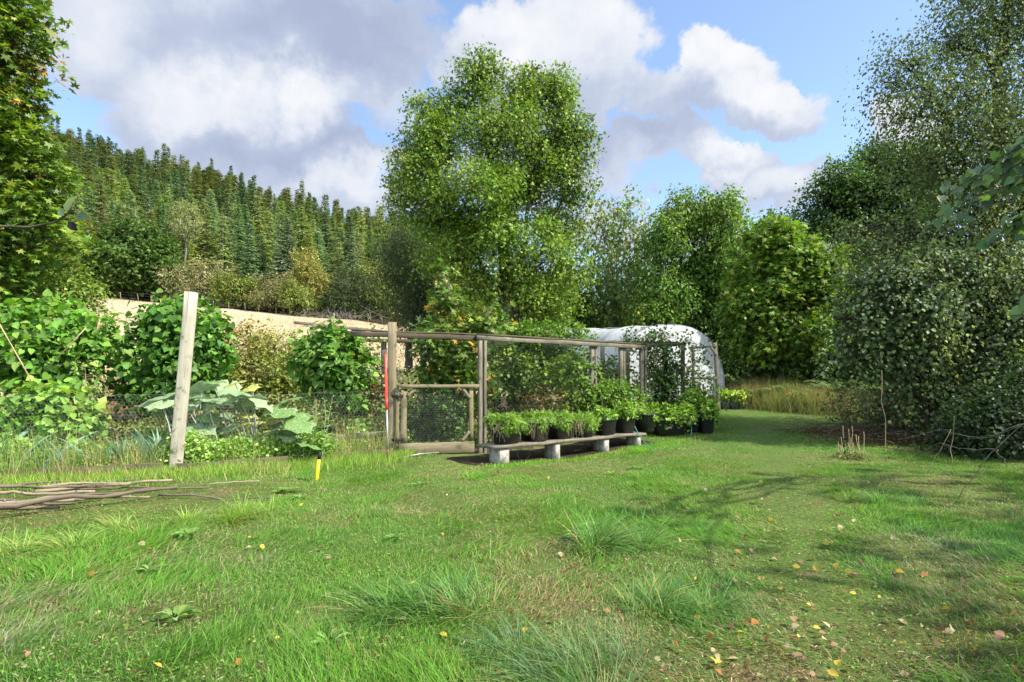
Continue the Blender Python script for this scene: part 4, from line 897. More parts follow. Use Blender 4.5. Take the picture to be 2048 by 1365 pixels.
def tub_mesh(w_, d_, h_, n=28, ex=5.0, lip=.018, step=True):
    mb = MB(); th = np.arange(n) / n * 2 * math.pi
    sx_ = np.sign(np.cos(th)) * np.abs(np.cos(th)) ** (2 / ex); sy_ = np.sign(np.sin(th)) * np.abs(np.sin(th)) ** (2 / ex)
    pr_ = [(0.02, 0), (.74, 0), (.76, .01)] + ([(.80, .26), (.84, .27)] if step else []) + [(.95, .90), (.955, .905), (1.0 + lip * 2, .91), (1.0 + lip * 2.4, .985), (1.0 + lip * 1.4, 1.0), (.95, 1.0), (.93, .98), (.90, .80), (.02, .80)]
    V = [(sx_[k] * r_ * w_ / 2, sy_[k] * r_ * d_ / 2, z * h_) for r_, z in pr_ for k in range(n)]
    Q = [(i * n + k, i * n + (k + 1) % n, (i + 1) * n + (k + 1) % n, (i + 1) * n + k) for i in range(len(pr_) - 1) for k in range(n)]
    mats = None; mb.add(V, None, Q[:-n]); mb.add(V, None, Q[-n:], m=1); return mb
ang = math.atan2(sdv[1], sdv[0])
def tub(px_s, w_, h_, lab, off=.22, mat='tub', d_=None, pos=None, z=None, rz=None, name='planter_tub', cat='tub', step=True, grp=None):
    p = sp(px_s, off) if pos is None else pos; zz = (ZP(px_s) if z is None else z)
    m_ = tub_mesh(w_, d_ or w_, h_, step=step); o = m_.build(name, [M[mat], M['soil']], loc=(0, 0, 0)); o.location = (p[0], p[1], zz); o.rotation_euler = (0, 0, (ang if rz is None else rz) + R.normal() * .04); return prop(o, lab, cat, grp)
def on_line(px, off=.22):
    """arc length along the shelf whose point (set back by off) shows at column px"""
    s_ = np.linspace(-.3, 5, 1000); q = P0[None] + sdv * s_[:, None] + snr * off; return float(s_[np.argmin(np.abs(CX + F * q[:, 0] / q[:, 1] - px))])
ordn = ['first', 'second', 'third', 'fourth', 'fifth', 'sixth', 'seventh']
TS = []
for k, (px, w_, h_) in enumerate([(1010, .47, .31), (1068, .46, .31), (1119, .44, .32), (1165, .38, .28), (1209, .38, .30), (1249, .36, .29), (1290, .38, .34)]):
    s_ = on_line(px); TS.append((s_, w_, h_))
    extra = ['large, carrot tops spilling over', 'half hidden by carrot leaves', 'clean front, carrot tops above', 'with straw-coloured stems hanging down', 'stepped base', 'splashed with dry soil', 'at the far end'][k]
    tub(s_, w_, h_, f'black tub on the plank, {ordn[k]} from the gate, {extra}')
CG = [((.14, .26, .03), 3), ((.19, .31, .05), 2), ((.08, .16, .02), 2)]
def fronds(name, lab, cat, base, n, size, tp_, pal, matn, up=.9, spread=.16, arch_=.3, wid=1.0, stem=.0015, group=None, hmin=.5):
    """a clump of arching fronds or leaves rising from soil; > stalks, leaves"""
    root = thing(name, base, lab, cat, group); sm, lm = MB(), MB()
    for k in range(n):
        a = R.random() * 6.283; q = R.random() ** .5; o = np.asarray(base) + np.array([math.cos(a), math.sin(a), 0]) * spread * q
        out = np.array([math.cos(a), math.sin(a), 0]) * (.25 + .9 * q) + R.normal(size=3) * .15; out[2] = up * R.uniform(.5, 1.1)
        out = unit(out); l = size * R.uniform(hmin, 1.1); p1 = o + out * l * .6; p2 = p1 + unit(out + np.array([0, 0, -arch_])) * l * .4
        sm.tube([o, p1], [stem, stem * .7], 3, cap=False)
        nrm = unit(np.cross(np.cross(out, [0, 0, 1.]), out) * -1 + R.normal(size=3) * .2)
        scatter(lm, tp_, [p1], [out * .7 + np.array([0, 0, -arch_ * .6])], [nrm if nrm[2] > 0 else -nrm], l * .62, palette(p1[None], pal, 2), wid)
    sm.build('stalks', M['leaf'], root); [m_.materials.clear() or m_.materials.append(M['leaf']) for m_ in []]
    lm.build('leaves', M[matn], root); return root
def tub_plant(name, lab, cat, c0_, rx, ry, h_, n, size, tp_, pal, per=8, wid=1.0, L=.10, over=0.0, group=None):
    """a bushy plant rising from soil at c0_; > stalks, leaves"""
    root = thing(name, c0_, lab, cat, group); sm, lm = MB(), MB(); c0_ = np.asarray(c0_, float)
    E = [(c0_[0], c0_[1], c0_[2] + h_ * .42, rx, ry, h_ * .52)] + [(c0_[0] + R.normal() * rx * .6, c0_[1] + R.normal() * ry * .6, c0_[2] + h_ * R.uniform(.3, .8), rx * .5, ry * .5, h_ * .34) for _ in range(4)]
    if over: E += [(c0_[0] + R.normal() * rx * .5, c0_[1] - ry * 1.05, c0_[2] - .0, rx * .55, ry * .35, over) for _ in range(2)]
    for _ in range(26):
        e = E[R.integers(len(E))]; d = rdir(1)[0]; sm.tube(curve(c0_ + [R.normal() * rx * .3, R.normal() * ry * .3, 0], np.array(e[:3]) + d * np.array(e[3:]) * .9, 5, .05, .1), .0022, 3, cap=False)
    sprays(lm, E, n, per, L, size, tp_, pal, inner=.2, droop=.25, flat=.6, wid=wid, cf=3, spread=.5)
    sm.build('stalks', M['leaf'], root); lm.build('leaves', M['leaf'], root); return root
for k, (s_, w_, h_) in enumerate(TS):
    p = sp(s_, .22); z = ZP(s_) + h_ * .86
    if k < 4: tub_plant('carrot_plants', f'feathery bright green carrot tops in the {ordn[k]} tub from the gate', 'carrot plants', (*p, z), w_ * .52, w_ * .5, .18, 420, .050, CARROT, CG, 7, 1.1, .06, .05)
    else: tub_plant('leafy_plant', f'leafy green plant in the {ordn[k]} tub from the gate', 'plant', (*p, z), w_ * .42, w_ * .42, [.24, .3, .18][k - 4], [120, 130, 50][k - 4], .055, OVA, CG, 7, .8, .08)
# straw stems and roots hanging over the tubs
for px, lab in [(1000, 'dry brown stems dangling down the first tub'), (1072, 'thin dry stems dangling between the second and third tubs'), (1160, 'straw-coloured roots hanging over the fourth tub')]:
    s_ = on_line(px, 0); mb = MB()
    for k in range(26):
        o = np.array([*sp(s_ + R.normal() * .12, .01), ZP(s_) + .30]); mb.tube(curve(o + [0, .05, .03], o + np.array([R.normal() * .04, -.05, -R.uniform(.08, .30)]), 5, .1, .15), .002, 3, cap=False)
    prop(mb.build('dead_carrot_growth', M['stick_pale'], loc=(*sp(s_, 0), ZP(s_) + .3)), lab, 'dry stems')
# tubs standing on the grass
def gtub(px, Y, w_, d_, h_, lab, mat='tub', rz=.12, step=False, name='planter_tub', cat='tub'):
    g_ = G(px, Y); return g_, tub(0, w_, h_, lab, pos=g_[:2], z=g_[2] + .002, d_=d_, rz=rz, mat=mat, step=step, name=name, cat=cat)
g1, tr_ = gtub(1338, 12.15, .78, .36, .34, 'long black plastic trough on the grass with faint white lettering on its front', rz=.10, name='planter_trough', cat='trough')
g2, _ = gtub(1385, 12.45, .28, .30, .36, 'narrow black tub on the grass between the long trough and the end tub'); g3, _ = gtub(1411, 12.35, .34, .34, .40, 'square black tub at the right end of the row on the grass')
fc = bpy.data.curves.new('lettering', 'FONT'); fc.body = 'Owaple'; fc.size = .055; fc.extrude = .0006; fc.shear = .3
f0 = bpy.data.objects.new('lettering_curve', fc); C.collection.objects.link(f0); lm_ = bpy.data.meshes.new_from_object(f0.evaluated_get(bpy.context.evaluated_depsgraph_get())); bpy.data.objects.remove(f0)
fo = bpy.data.objects.new('lettering', lm_); C.collection.objects.link(fo); fo.parent = tr_; fo.location = (-.17, -.36 / 2 * .885, .17); fo.rotation_euler = (math.radians(87), 0, 0); lm_.materials.clear(); lm_.materials.append(M['white'])
mb = MB(); mb.board((-.11, -.163, .152), (.0, -.163, .152), .001, .005, (0, 0, 1), wob=0, seg=1, ch=.0002); o = mb.build('underline', M['white'], loc=(0, 0, 0)); o.parent = tr_
for (g_, n_, s_, lab, hh, tpx, off) in [(g1 + [-.10, 0, .28], 210, .42, 'strawberry plants with broad toothed leaves filling the long trough', .8, OVA, .26), (g1 + [.22, 0, .28], 120, .40, 'leafy potato plants at the right end of the long trough', .9, OVA, .18), (g2 + [0, 0, .3], 90, .55, 'tall leafy raspberry shoots in the narrow tub', 1.2, OVA, .12), (g3 + [0, 0, .33], 130, .42, 'bushy green plant in the square end tub', .9, OVA, .15)]:
    tub_plant('potted_plant', lab, 'plant', g_, off * 1.2, .17, s_ * hh, n_ * 2, .07, tpx, CG, 6, .75, .12)
for px, w_, lab, pal in [(1450, .30, 'grey plastic tub of pale lettuce leftmost beside the tunnel corner', 1), (1468, .28, 'grey plastic tub of pale lettuce in the middle beside the tunnel corner', 1), (1483, .20, 'grey plastic tub of pale lettuce rightmost beside the tunnel corner', 1)]:
    g_, _ = gtub(px, 17.0, w_, .3, .27, lab, 'tub_grey', 0); tub_plant('lettuce', lab.replace('grey plastic tub of pale lettuce', 'pale yellow-green lettuce in the grey tub'), 'lettuce', g_ + [0, 0, .24], w_ * .5, .15, .25, 60, .10, HRT, [((.34, .44, .10), 2), ((.24, .36, .06), 1)], 5, .9, .08)
for pts, lab in [([at(1262, 832, 11.0), at(1268, 850, 10.9), at(1278, 872, 10.7), at(1293, 889, 10.3), G(1306, 10.1) + [0, 0, .012]], 'green garden hose drooping from the sixth tub to the grass'), ([at(1379, 846, 12.1), at(1383, 856, 12.0), at(1383, 868, 11.9), at(1379, 880, 11.7), G(1374, 11.5) + [0, 0, .01]], 'green garden hose arching in front of the narrow tub')]:
    P = np.array(pts); q = np.linspace(0, 4, 18); P = np.stack([np.interp(q, np.arange(5), P[:, a]) for a in range(3)], -1); P[1:-1] = (P[:-2] + P[1:-1] * 2 + P[2:]) / 4
    mb = MB(); mb.tube(P, .008, 7); prop(mb.build('hose', M['hose'], loc=P[-1], smooth=True), lab, 'hose')
th = np.linspace(0, 2 * math.pi, 40); c_ = sp(.95, .25); mb = MB(); mb.tube(np.stack([c_[0] + np.cos(th) * .13 * sdv[0], c_[1] + np.cos(th) * .13 * sdv[1], gz1(*c_) + .12 + np.sin(th) * .115], -1), .003, 5)
prop(mb.build('wire_hoop', M['wire'], loc=(*c_, gz1(*c_))), 'thin wire ring standing in the shade under the plank', 'wire ring')
mb = MB(); mb.tube([G(795, 8.95) + [0, 0, .03], G(840, 9.25) + [0, 0, .045], G(878, 9.5) + [0, 0, .05]], .009, 6); prop(mb.build('pipe', M['steel'], loc=G(795, 8.95)), 'thin grey pipe lying under the gate bottom', 'pipe')

# ---------------------------------------------------------------- red tool and yellow stake
b = G(776, 8.95); tpt = at(771, 709, 9.28); root = thing('garden_tool', b, 'long-handled garden tool with red upper shaft leaning on the gate post', 'garden tool')
def lp(q): return b + (tpt - b) * q
mb = MB(); mb.tube([lp(.47), lp(.6), lp(.6) + [0, 0, 0], lp(.985), lp(1.0)], [.020, .021, .021, .020, .013], 10); mb.build('red_shaft', M['red'], root, smooth=True)
mb = MB(); mb.tube([lp(.10), lp(.472)], [.0165, .0165], 10); mb.build('metal_shaft', M['steel'], root, smooth=True)
mb = MB(); mb.tube([lp(.035), lp(.075), lp(.105)], [.026, .022, .020], 8); mb.board(lp(-.01) + [-.045, 0, 0], lp(-.01) + [.045, 0, 0], .02, .06, (0, -.1, 1), seg=2); mb.build('blade', M['rust'], root)
b = G(631, 7.2); tpt = at(640, 905, 7.25); root = thing('marker_stake', b, 'yellow stake with a black cap leaning at the edge of the vegetable bed', 'stake')
mb = MB(); mb.tube([b + [0, 0, -.1], lp(0) * 0 + b + (tpt - b) * .76], [.023, .021], 10); mb.build('stake', M['yellow'], root, smooth=True)
mb = MB(); mb.tube([b + (tpt - b) * .76, b + (tpt - b) * .985, b + (tpt - b) * 1.0], [.0235, .022, .015], 10); mb.build('cap', M['black'], root, smooth=True)

# ---------------------------------------------------------------- stick pile
def gr(px, row, dz=0.0): Yv = EYE * F / (row - HY); p = G(px, Yv); return p + np.array([0, 0, dz])
for (a, b_, r0, r1, dz, mt, lab) in [((-170, 1066), (354, 991), .030, .018, .08, 'stick', 'long dark brown branch nearest the camera, on top of the stick pile'), ((70, 1000), (345, 974), .020, .015, .09, 'stick_pale', 'pale straight stick second from the front ending near the tall post'),
        ((-120, 1012), (190, 994), .018, .014, .07, 'stick_pale', 'pale peeled stick lying low in the middle of the pile'), ((-130, 1003), (122, 976), .016, .010, .10, 'stick', 'thin dark stick at the back left of the pile'),
        ((62, 993), (252, 976), .015, .010, .08, 'stick_pale', 'bent pale stick at the back of the pile'), ((-150, 1033), (206, 1000), .024, .018, .04, 'stick_pale', 'thick buff pole under the dark branch'),
        ((40, 1009), (168, 1005), .014, .011, .03, 'stick', 'short reddish stick tucked in the pile'), ((318, 999), (560, 1003), .012, .007, .03, 'stick', 'dark thin branch running right from the pile into the grass'),
        ((408, 979), (518, 969), .010, .008, .03, 'stick_pale', 'short grey stick lying alone right of the tall post'), ((-140, 1022), (150, 1012), .017, .012, .02, 'stick', 'mossy brown stick at the bottom of the pile'), ((100, 986), (300, 981), .012, .009, .03, 'stick', 'thin brown stick between the pile and the edging board'),
        ((-140, 1044), (120, 1022), .022, .017, .03, 'stick', 'dark knobbly stick just behind the nearest branch'), ((-100, 1008), (235, 988), .016, .010, .12, 'stick', 'thin dark stick crossing over the pale peeled stick'), ((120, 1002), (420, 985), .013, .008, .05, 'stick', 'slender brown stick reaching right past the tall post'), ((-60, 1030), (300, 1004), .014, .010, .05, 'stick_pale', 'light brown stick between the nearest branch and the buff pole'), ((-150, 990), (60, 983), .018, .013, .06, 'stick', 'stubby dark stick at the far back left of the pile')]:
    A_, B_ = gr(*a, dz), gr(*b_, dz * .8); n = 16; P = curve(A_, B_, n, .008, .030); P[:, 2] += .01; rr = np.linspace(r0, r1, n) * (1 + R.normal(size=n) * .06)
    mb = MB(); mb.tube(P, rr, 8)
    for _ in range(2): 
        q = R.integers(2, n - 2); d = unit(rdir(1)[0] * [1, 1, .6] + [0, 0, .4]); mb.tube([P[q], P[q] + d * rr[q] * 2.2], [rr[q] * .5, rr[q] * .35], 5)
    prop(mb.build('stick', M[mt], loc=A_, smooth=True), lab, 'stick', 'sticks piled at the lawn edge')
A_, B_ = gr(135, 972, .02), gr(278, 962, .03); mb = MB(); mb.board(A_, B_, .09, .022, (0, 0, 1)); prop(mb.build('board', M['wood'], loc=A_), 'flat grey board lying behind the stick pile', 'board')

# ---------------------------------------------------------------- garden plants
def plant(name, label, cat, px, Y, ee, pal, n, per, L, size, tp=OVA, leaf='leaf', r0=.012, ns=5, stem='cane', depth=1.0, poles=0, extra=None, root_dz=0.0, tr=.004, twig=5, pmat='cane', group=None, **kw):
    b = G(px, Y); root = thing(name, b, label, cat, group); E = ells_px(ee, Y, depth)
    sm = MB(); A_ = np.array(E); stems = []
    for k in range(ns):
        e = A_[R.integers(len(A_))]; o = b + np.array([R.normal() * .12, R.normal() * .1, -.02]); o[2] = gz1(o[0], o[1]) - .02
        stems.append([o, o * .5 + e[:3] * .5 + R.normal(size=3) * .04, e[:3] + [0, 0, e[5] * .5]])
    skeleton(sm, b, E, r0, stems, twig, tr, 5); sm.build('stems', M[stem], root)
    for k in range(poles):
        e = A_[R.integers(len(A_))]; o = b + np.array([R.normal() * .25, R.normal() * .2, 0]); pm = MB(); pm.tube([o, o + (e[:3] + [0, 0, e[5] * 1.15] - o) * 1.02], .008, 6); pm.build('cane', M[pmat], root)
    cm = MB(); sprays(cm, E, n, per, L, size, tp, pal, **kw); cm.build('foliage', M[leaf], root)
    if extra:
        for (nm, mt, cnt, tpx, s_, col, dn) in extra:
            xm = MB(); P, d, _ = sample(E, cnt, .85); P = P - [0, .04, 0]
            if nm == 'blossoms':
                for p in P:
                    m_ = 6; q = p + R.normal(size=(m_, 3)) * .018; scatter(xm, DIA, q, rdir(m_) + [0, 0, .4], rdir(m_), s_, np.array(col) * R.uniform(.8, 1.2), .9)
            else:
                m_ = len(P); scatter(xm, tpx, P, R.normal(size=(m_, 3)) * .15 + dn, R.normal(size=(m_, 3)) * .3 + [0, -1, .1], s_ * R.uniform(.7, 1.1, m_), col, .12)
            xm.build(nm, M[mt], root)
    return root
BN = [((.12, .26, .035), 3), ((.085, .20, .028), 3), ((.19, .33, .06), 1.5), ((.05, .12, .02), 1.5)]
BX = [('blossoms', 'dry', 16, None, .028, (.75, .14, .03), 0), ('pods', 'leaf', 12, OVA, .19, (.20, .34, .08), np.array([0, 0, -1.]))]
plant('runner_bean', 'leftmost tall runner bean clump with orange flowers and canes, wide and bright green', 'bean plants', 90, 9.4,
      [(60, 660, 62, 40), (120, 648, 66, 32), (30, 700, 50, 45), (105, 695, 70, 40), (165, 675, 42, 36), (70, 740, 66, 36), (130, 725, 44, 26), (200, 655, 26, 16), (-50, 700, 70, 80), (40, 635, 36, 20)], BN, 1150, 6, .40, .10, HRT, 'leaf', depth=.9, poles=6, extra=BX, droop=.45, flat=.75, gap=.28, gf=2.5, cf=2, sj=.28)
plant('runner_bean', 'tall dark runner bean clump right behind the pale post, with a few orange flowers', 'bean plants', 345, 9.9,
      [(340, 645, 46, 28), (390, 645, 36, 30), (315, 690, 42, 38), (375, 700, 46, 44), (305, 740, 40, 34), (360, 755, 46, 30), (418, 660, 22, 26), (322, 620, 22, 12), (288, 780, 30, 20), (420, 700, 20, 24)], [((.075, .18, .025), 3), ((.05, .13, .02), 3), ((.13, .27, .04), 1.5)], 1000, 6, .38, .095, HRT, 'leaf', depth=.9, poles=5, extra=BX, droop=.45, flat=.75, gap=.28, gf=2.5, cf=2, sj=.28)
plant('runner_bean', 'rounded runner bean clump left of the gate with broad glossy leaves', 'bean plants', 660, 10.6,
      [(655, 690, 40, 28), (688, 710, 32, 34), (642, 730, 36, 34), (680, 752, 34, 24), (620, 712, 20, 26), (708, 738, 18, 30), (665, 672, 20, 12), (700, 782, 14, 16)], [((.09, .20, .03), 3), ((.06, .15, .022), 3), ((.16, .29, .05), 1.2)], 560, 6, .34, .10, HRT, 'leaf', depth=.9, poles=4, extra=BX[:1], droop=.5, flat=.7, gap=.26, gf=2.5, cf=2, sj=.25)
mb = MB(); mb.tube([G(664, 10.7), at(668, 626, 10.7)], .011, 6); prop(mb.build('bamboo_cane', M['stick_pale'], loc=G(664, 10.7)), 'pale bamboo cane sticking up out of the rounded bean clump', 'cane')
plant('dwarf_bean', 'low light green bean plants behind the wire at the far left', 'bean plants', 70, 8.5,
      [(40, 800, 60, 35), (110, 810, 60, 40), (60, 850, 70, 35), (130, 855, 50, 30), (20, 880, 50, 22), (90, 885, 60, 16), (165, 835, 26, 30)], [((.15, .29, .045), 3), ((.10, .22, .03), 2), ((.22, .34, .07), 1.2)], 430, 7, .20, .095, HRT, 'leaf', depth=.8, droop=.4, flat=.8, gap=.26, gf=3, cf=2)
for (px, row, sx_, sy_, Y, lab) in [(8, 700, -14, -60, 8.4, 'brown cane slanting in at the far left among the beans'), (140, 690, 32, -34, 8.8, 'orange-brown cane crossing the leftmost bean clump')]:
    mb = MB(); a = at(px + 20 if sx_ < 0 else px, row, Y); b_ = at(px + sx_, row + sy_, Y); mb.tube([a + (a - b_) * 1.6, a, b_], .008, 6); prop(mb.build('bamboo_cane', M['cane'], loc=a), lab, 'cane')
# squash with big leaves on stalks
b = G(450, 8.9); root = thing('squash_plant', b, 'sprawling squash plant with huge pale silvery leaves, some yellowing', 'squash plant'); sm, lm = MB(), MB()
SQ = [(320, 798, .50, 0), (352, 792, .40, 0), (405, 776, .34, 0), (440, 800, .42, 0), (470, 786, .34, 0), (500, 805, .36, 0), (535, 812, .40, 3), (560, 822, .34, 1), (470, 768, .26, 2), (505, 775, .22, 2), (430, 765, .24, 1), (398, 858, .40, 0), (440, 862, .46, 0), (468, 880, .38, 0),
      (500, 848, .36, 2), (525, 868, .30, 2), (545, 845, .22, 4), (380, 880, .30, 0), (490, 830, .26, 2), (570, 865, .30, 1), (590, 850, .26, 0), (350, 850, .3, 0), (455, 775, .3, 3), (420, 835, .28, 1), (600, 880, .26, 0), (365, 905, .26, 0), (412, 898, .28, 1), (580, 800, .28, 1)]
SC = [(.24, .37, .17), (.14, .27, .06), (.46, .46, .09), (.34, .45, .22), (.44, .30, .13)]
SQ += [(R.uniform(300, 620), R.uniform(790, 900), R.uniform(.22, .38), R.choice([0, 0, 1, 1, 3])) for _ in range(26)]
for (px, py, s_, c_) in SQ:
    s_ *= 1.08
    Y = R.uniform(8.5, 9.3); p = at(px, py, Y); o = np.array([p[0], p[1] + .2, b[2]]) * .6 + b * .4; o[2] = gz1(o[0], o[1]); o = o + 0 * b + np.array([R.normal() * .25, R.normal() * .2, 0]); sm.tube(curve(o, p, 6, .10, .03), np.linspace(.012, .006, 6), 5)
    d = np.array([R.normal() * .6, -.75 + R.normal() * .3, R.normal() * .15 - .1]); scatter(lm, SQU, [p - unit(d) * s_ * .25], [d], [(R.normal() * .3, -.30 + R.normal() * .25, 1.0)], s_, np.array(SC[c_]) * R.uniform(.85, 1.15))
sm.build('stalks', M['leaf'], root); lm.build('leaves', M['leaf_big'], root)
RP = [((.20, .24, .05), 3), ((.12, .18, .04), 3), ((.30, .27, .06), 1.2), ((.26, .13, .05), .5)]
plant('raspberry_canes', 'yellowing raspberry bushes between the second and third bean clumps', 'raspberry bush', 500, 12.6,
      [(465, 682, 34, 26), (510, 674, 36, 22), (555, 690, 40, 26), (500, 790, 80, 24), (570, 790, 60, 24), (520, 745, 80, 36), (480, 720, 46, 36), (540, 735, 50, 36), (590, 720, 30, 36), (450, 745, 30, 30), (510, 765, 50, 22), (580, 760, 30, 24), (600, 690, 20, 16)], RP, 1700, 9, .3, .055, OVA, droop=.3, gap=.32, gf=2, twig=14, tr=.005)
plant('currant_bush', 'thin mixed bush standing just left of the gate post', 'bush', 735, 11,
      [(730, 700, 30, 34), (748, 760, 30, 40), (720, 800, 40, 36), (752, 840, 26, 40), (700, 850, 36, 30)], [((.10, .14, .04), 3), ((.06, .11, .025), 3), ((.24, .22, .08), .8), ((.25, .08, .04), .2)], 420, 9, .28, .06, OVA, droop=.3, gap=.34, gf=2.2, twig=14, tr=.004)
plant('amaranth', 'reddish seedy stem beside the low bean plants', 'plant', 148, 8.6, [(146, 790, 8, 30), (150, 840, 12, 34), (146, 875, 16, 20)], [((.24, .08, .05), 2), ((.32, .16, .10), 2), ((.14, .16, .05), 1)], 90, 9, .08, .030, OVA, droop=.3, twig=10, tr=.003)
plant('artichoke', 'pale grey-green leafy stem between the leftmost beans and the dry grass', 'plant', 182, 9.0, [(170, 750, 16, 30), (176, 800, 18, 40), (180, 850, 22, 30)], [((.22, .30, .13), 3), ((.15, .23, .07), 1)], 120, 8, .14, .05, OVA, droop=.3, twig=10, tr=.003)
# dead straw clump
b = G(232, 13.2); mb = MB(); n = 1500; a = R.random(n) * 6.28; q = R.random(n) ** .5 * .42
P = b + np.stack([np.cos(a) * q, np.sin(a) * q, np.zeros(n)], -1); scatter(mb, BL3, P, np.stack([np.cos(a) * q * 1.6 + R.normal(size=n) * .25, np.sin(a) * q * 1.6, np.ones(n)], -1), rdir(n), R.uniform(.5, 1.55, n), palette(P, [((.34, .25, .15), 3), ((.24, .17, .10), 2)], 3), .008)
prop(mb.build('dry_grass_clump', M['dry'], loc=b), 'straw-coloured dead grass clump between the two leftmost bean clumps', 'dry grass')
# leeks
leek = None
LK = [(12, 8.0, .62), (38, 7.75, .45), (62, 8.1, .40), (100, 7.9, .50), (118, 8.2, .4), (135, 7.6, .36), (178, 8.0, .42), (205, 7.9, .48), (228, 8.15, .40), (243, 7.8, .44), (262, 8.1, .38), (296, 8.0, .52), (318, 8.2, .42), (-20, 7.9, .5), (84, 7.55, .34), (332, 8.45, .4)]
for (px, Y, h_) in LK:
    b = G(px, Y)
    if leek is None:
        leek = thing('leek', b, '', 'leek'); sm, lm = MB(), MB(); sm.tube([b + [0, 0, -.05], b + [0, 0, .22]], [.018, .014], 8)
        for k in range(11):
            a = (k % 2) * math.pi + R.normal() * .25; l = R.uniform(.55, .95); d = np.array([math.cos(a) * .42, math.sin(a) * .42, .9])
            scatter(lm, BL3, [b + [0, 0, .08 + .012 * k]], [d], [np.array([-math.cos(a), -math.sin(a), .5])], l, np.array([(.16, .27, .20), (.11, .20, .14), (.22, .32, .24)][k % 3]) * 1.35, .09, zs=-1.5)
        sm.build('shank', M['leaf'], leek); lm.build('leaves', M['leaf'], leek); o = leek
    else: o = copy_tree(leek)
    o.location = b; o.scale = (h_ * 1.55,) * 3; o.rotation_euler = (R.normal() * .12, R.normal() * .12, R.random() * 6.28)
    prop(o, 'blue-green strappy leek in the front bed behind the wire', None, 'leeks in the front bed')
for o, lb in [(leek, 'tallest blue-green leek, in the front bed behind the wire at the picture edge')]:
    o['label'] = lb
# weeds filling the beds (uncountable)
WG = [((.17, .31, .05), 3), ((.12, .24, .04), 3), ((.25, .38, .10), 2), ((.07, .15, .025), 1)]
def bed_cover(name, lab, x0, x1, d0, d1, n, size, hmax, pal, per=9, tp_=OVA, freq=1.6, thr=.30, wid=.9, L=.10, leaf='leaf'):
    x = R.uniform(x0, x1, n); y = edge(x) + d0 + (d1 - d0) * R.random(n); hN = n2(x, y, freq, 31, 2); keep = hN > thr; x, y, hN = x[keep], y[keep], hN[keep]; n = len(x)
    hh = hmax * np.clip((hN - thr) * 2.4, .08, 1); q = R.random((n, per)); P = np.stack([np.repeat(x, per), np.repeat(y, per), (gz(x, y)[:, None] + hh[:, None] * q).ravel()], -1) + R.normal(size=(n * per, 3)) * np.array([L, L, .02]) * .6
    mb = MB(); m_ = len(P); scatter(mb, tp_, P, rdir(m_) + [0, 0, .35], R.normal(size=(m_, 3)) * .5 + [0, -.1, 1], size * R.uniform(.5, 1.4, m_), palette(P, pal, 1.5), wid)
    o = mb.build(name, M[leaf], loc=(x0, 8, 0)); prop(o, lab, 'weeds', kind='stuff'); return o
bed_cover('weeds', 'low ragged weeds in front of the leeks', -8.5, -4.7, .03, .45, 2300, .036, .20, WG + [((.26, .22, .10), 1)], thr=.24)
bed_cover('weeds', 'bright green leafy weeds behind the leeks', -8.5, -4.7, .95, 1.9, 4200, .042, .42, WG, thr=.24)
bed_cover('weeds', 'lush light green chickweed and seedlings below the squash leaves', -4.8, -2.7, .05, 1.6, 6200, .05, .52, [((.24, .40, .08), 3), ((.17, .31, .05), 3), ((.34, .46, .16), 2), ((.09, .18, .03), 1)], thr=.22)
bed_cover('weeds', 'mixed weeds and dead stems in the bed near the gate', -3.4, -1.9, .05, 1.8, 1900, .038, .42, [((.07, .13, .025), 3), ((.14, .22, .04), 2), ((.22, .20, .08), 1)])
bed_cover('weeds', 'patchy green growth in the back beds', -12, -1.5, 1.5, 7.5, 6500, .055, .35, [((.11, .18, .04), 3), ((.20, .24, .07), 2), ((.30, .27, .13), 1.2), ((.06, .11, .02), 1)], freq=1.0)
bed_cover('weeds', 'rough tall weeds along the lower edge of the pale field', -19, -2.0, 8.5, 12.5, 5200, .08, 1.25, [((.14, .20, .05), 3), ((.24, .24, .09), 2), ((.34, .28, .15), 1.5), ((.08, .13, .03), 2)], freq=.5, L=.16)
bed_cover('weeds', 'rank green growth inside the cage', -1.8, 4.2, .45, 4.5, 5200, .05, .5, [((.07, .13, .025), 3), ((.04, .08, .018), 3), ((.14, .21, .04), 1)], freq=1.2)
bed_cover('weeds', 'tangled growth between the cage and the tunnel', 2.5, 6.3, .5, 3.5, 2200, .05, .5, [((.06, .12, .025), 3), ((.12, .20, .04), 1)], freq=1.2)
# tall weeds
def stalk_plant(name, lab, cat, px, Y, h_, n, size, pal, tp_=OVA, lean=.06, wid=.5, group=None):
    b = G(px, Y); root = thing(name, b, lab, cat, group); sm, lm = MB(), MB()
    for k in range(n):
        o = b + np.array([R.normal() * .05, R.normal() * .05, 0]); tip = o + np.array([R.normal() * lean * h_ * 2, R.normal() * lean * h_, h_ * R.uniform(.7, 1.05)]); P = curve(o, tip, 7, 0, .05); sm.tube(P, np.linspace(.005, .0015, 7), 4)
        m_ = 26; q = np.linspace(.12, 1, m_); PP = np.stack([np.interp(q, np.linspace(0, 1, 7), P[:, a]) for a in range(3)], -1); ag = np.arange(m_) * 2.4
        scatter(lm, tp_, PP, np.stack([np.cos(ag), np.sin(ag), np.full(m_, .35)], -1), np.array([0, 0, 1.]) + R.normal(size=(m_, 3)) * .2, size * (1.15 - .75 * q), palette(PP, pal, 2), wid)
    sm.build('stems', M['leaf'], root); lm.build('leaves', M['leaf'], root); return root
stalk_plant('tall_weed', 'tall bright green sow thistle standing against the wire right of the squash', 'weed', 632, 8.75, 1.05, 5, .16, WG, wid=.35)
stalk_plant('tall_weed', 'second sow thistle, slightly shorter, beside the tall one by the wire', 'weed', 612, 8.6, .75, 4, .14, WG, wid=.35)
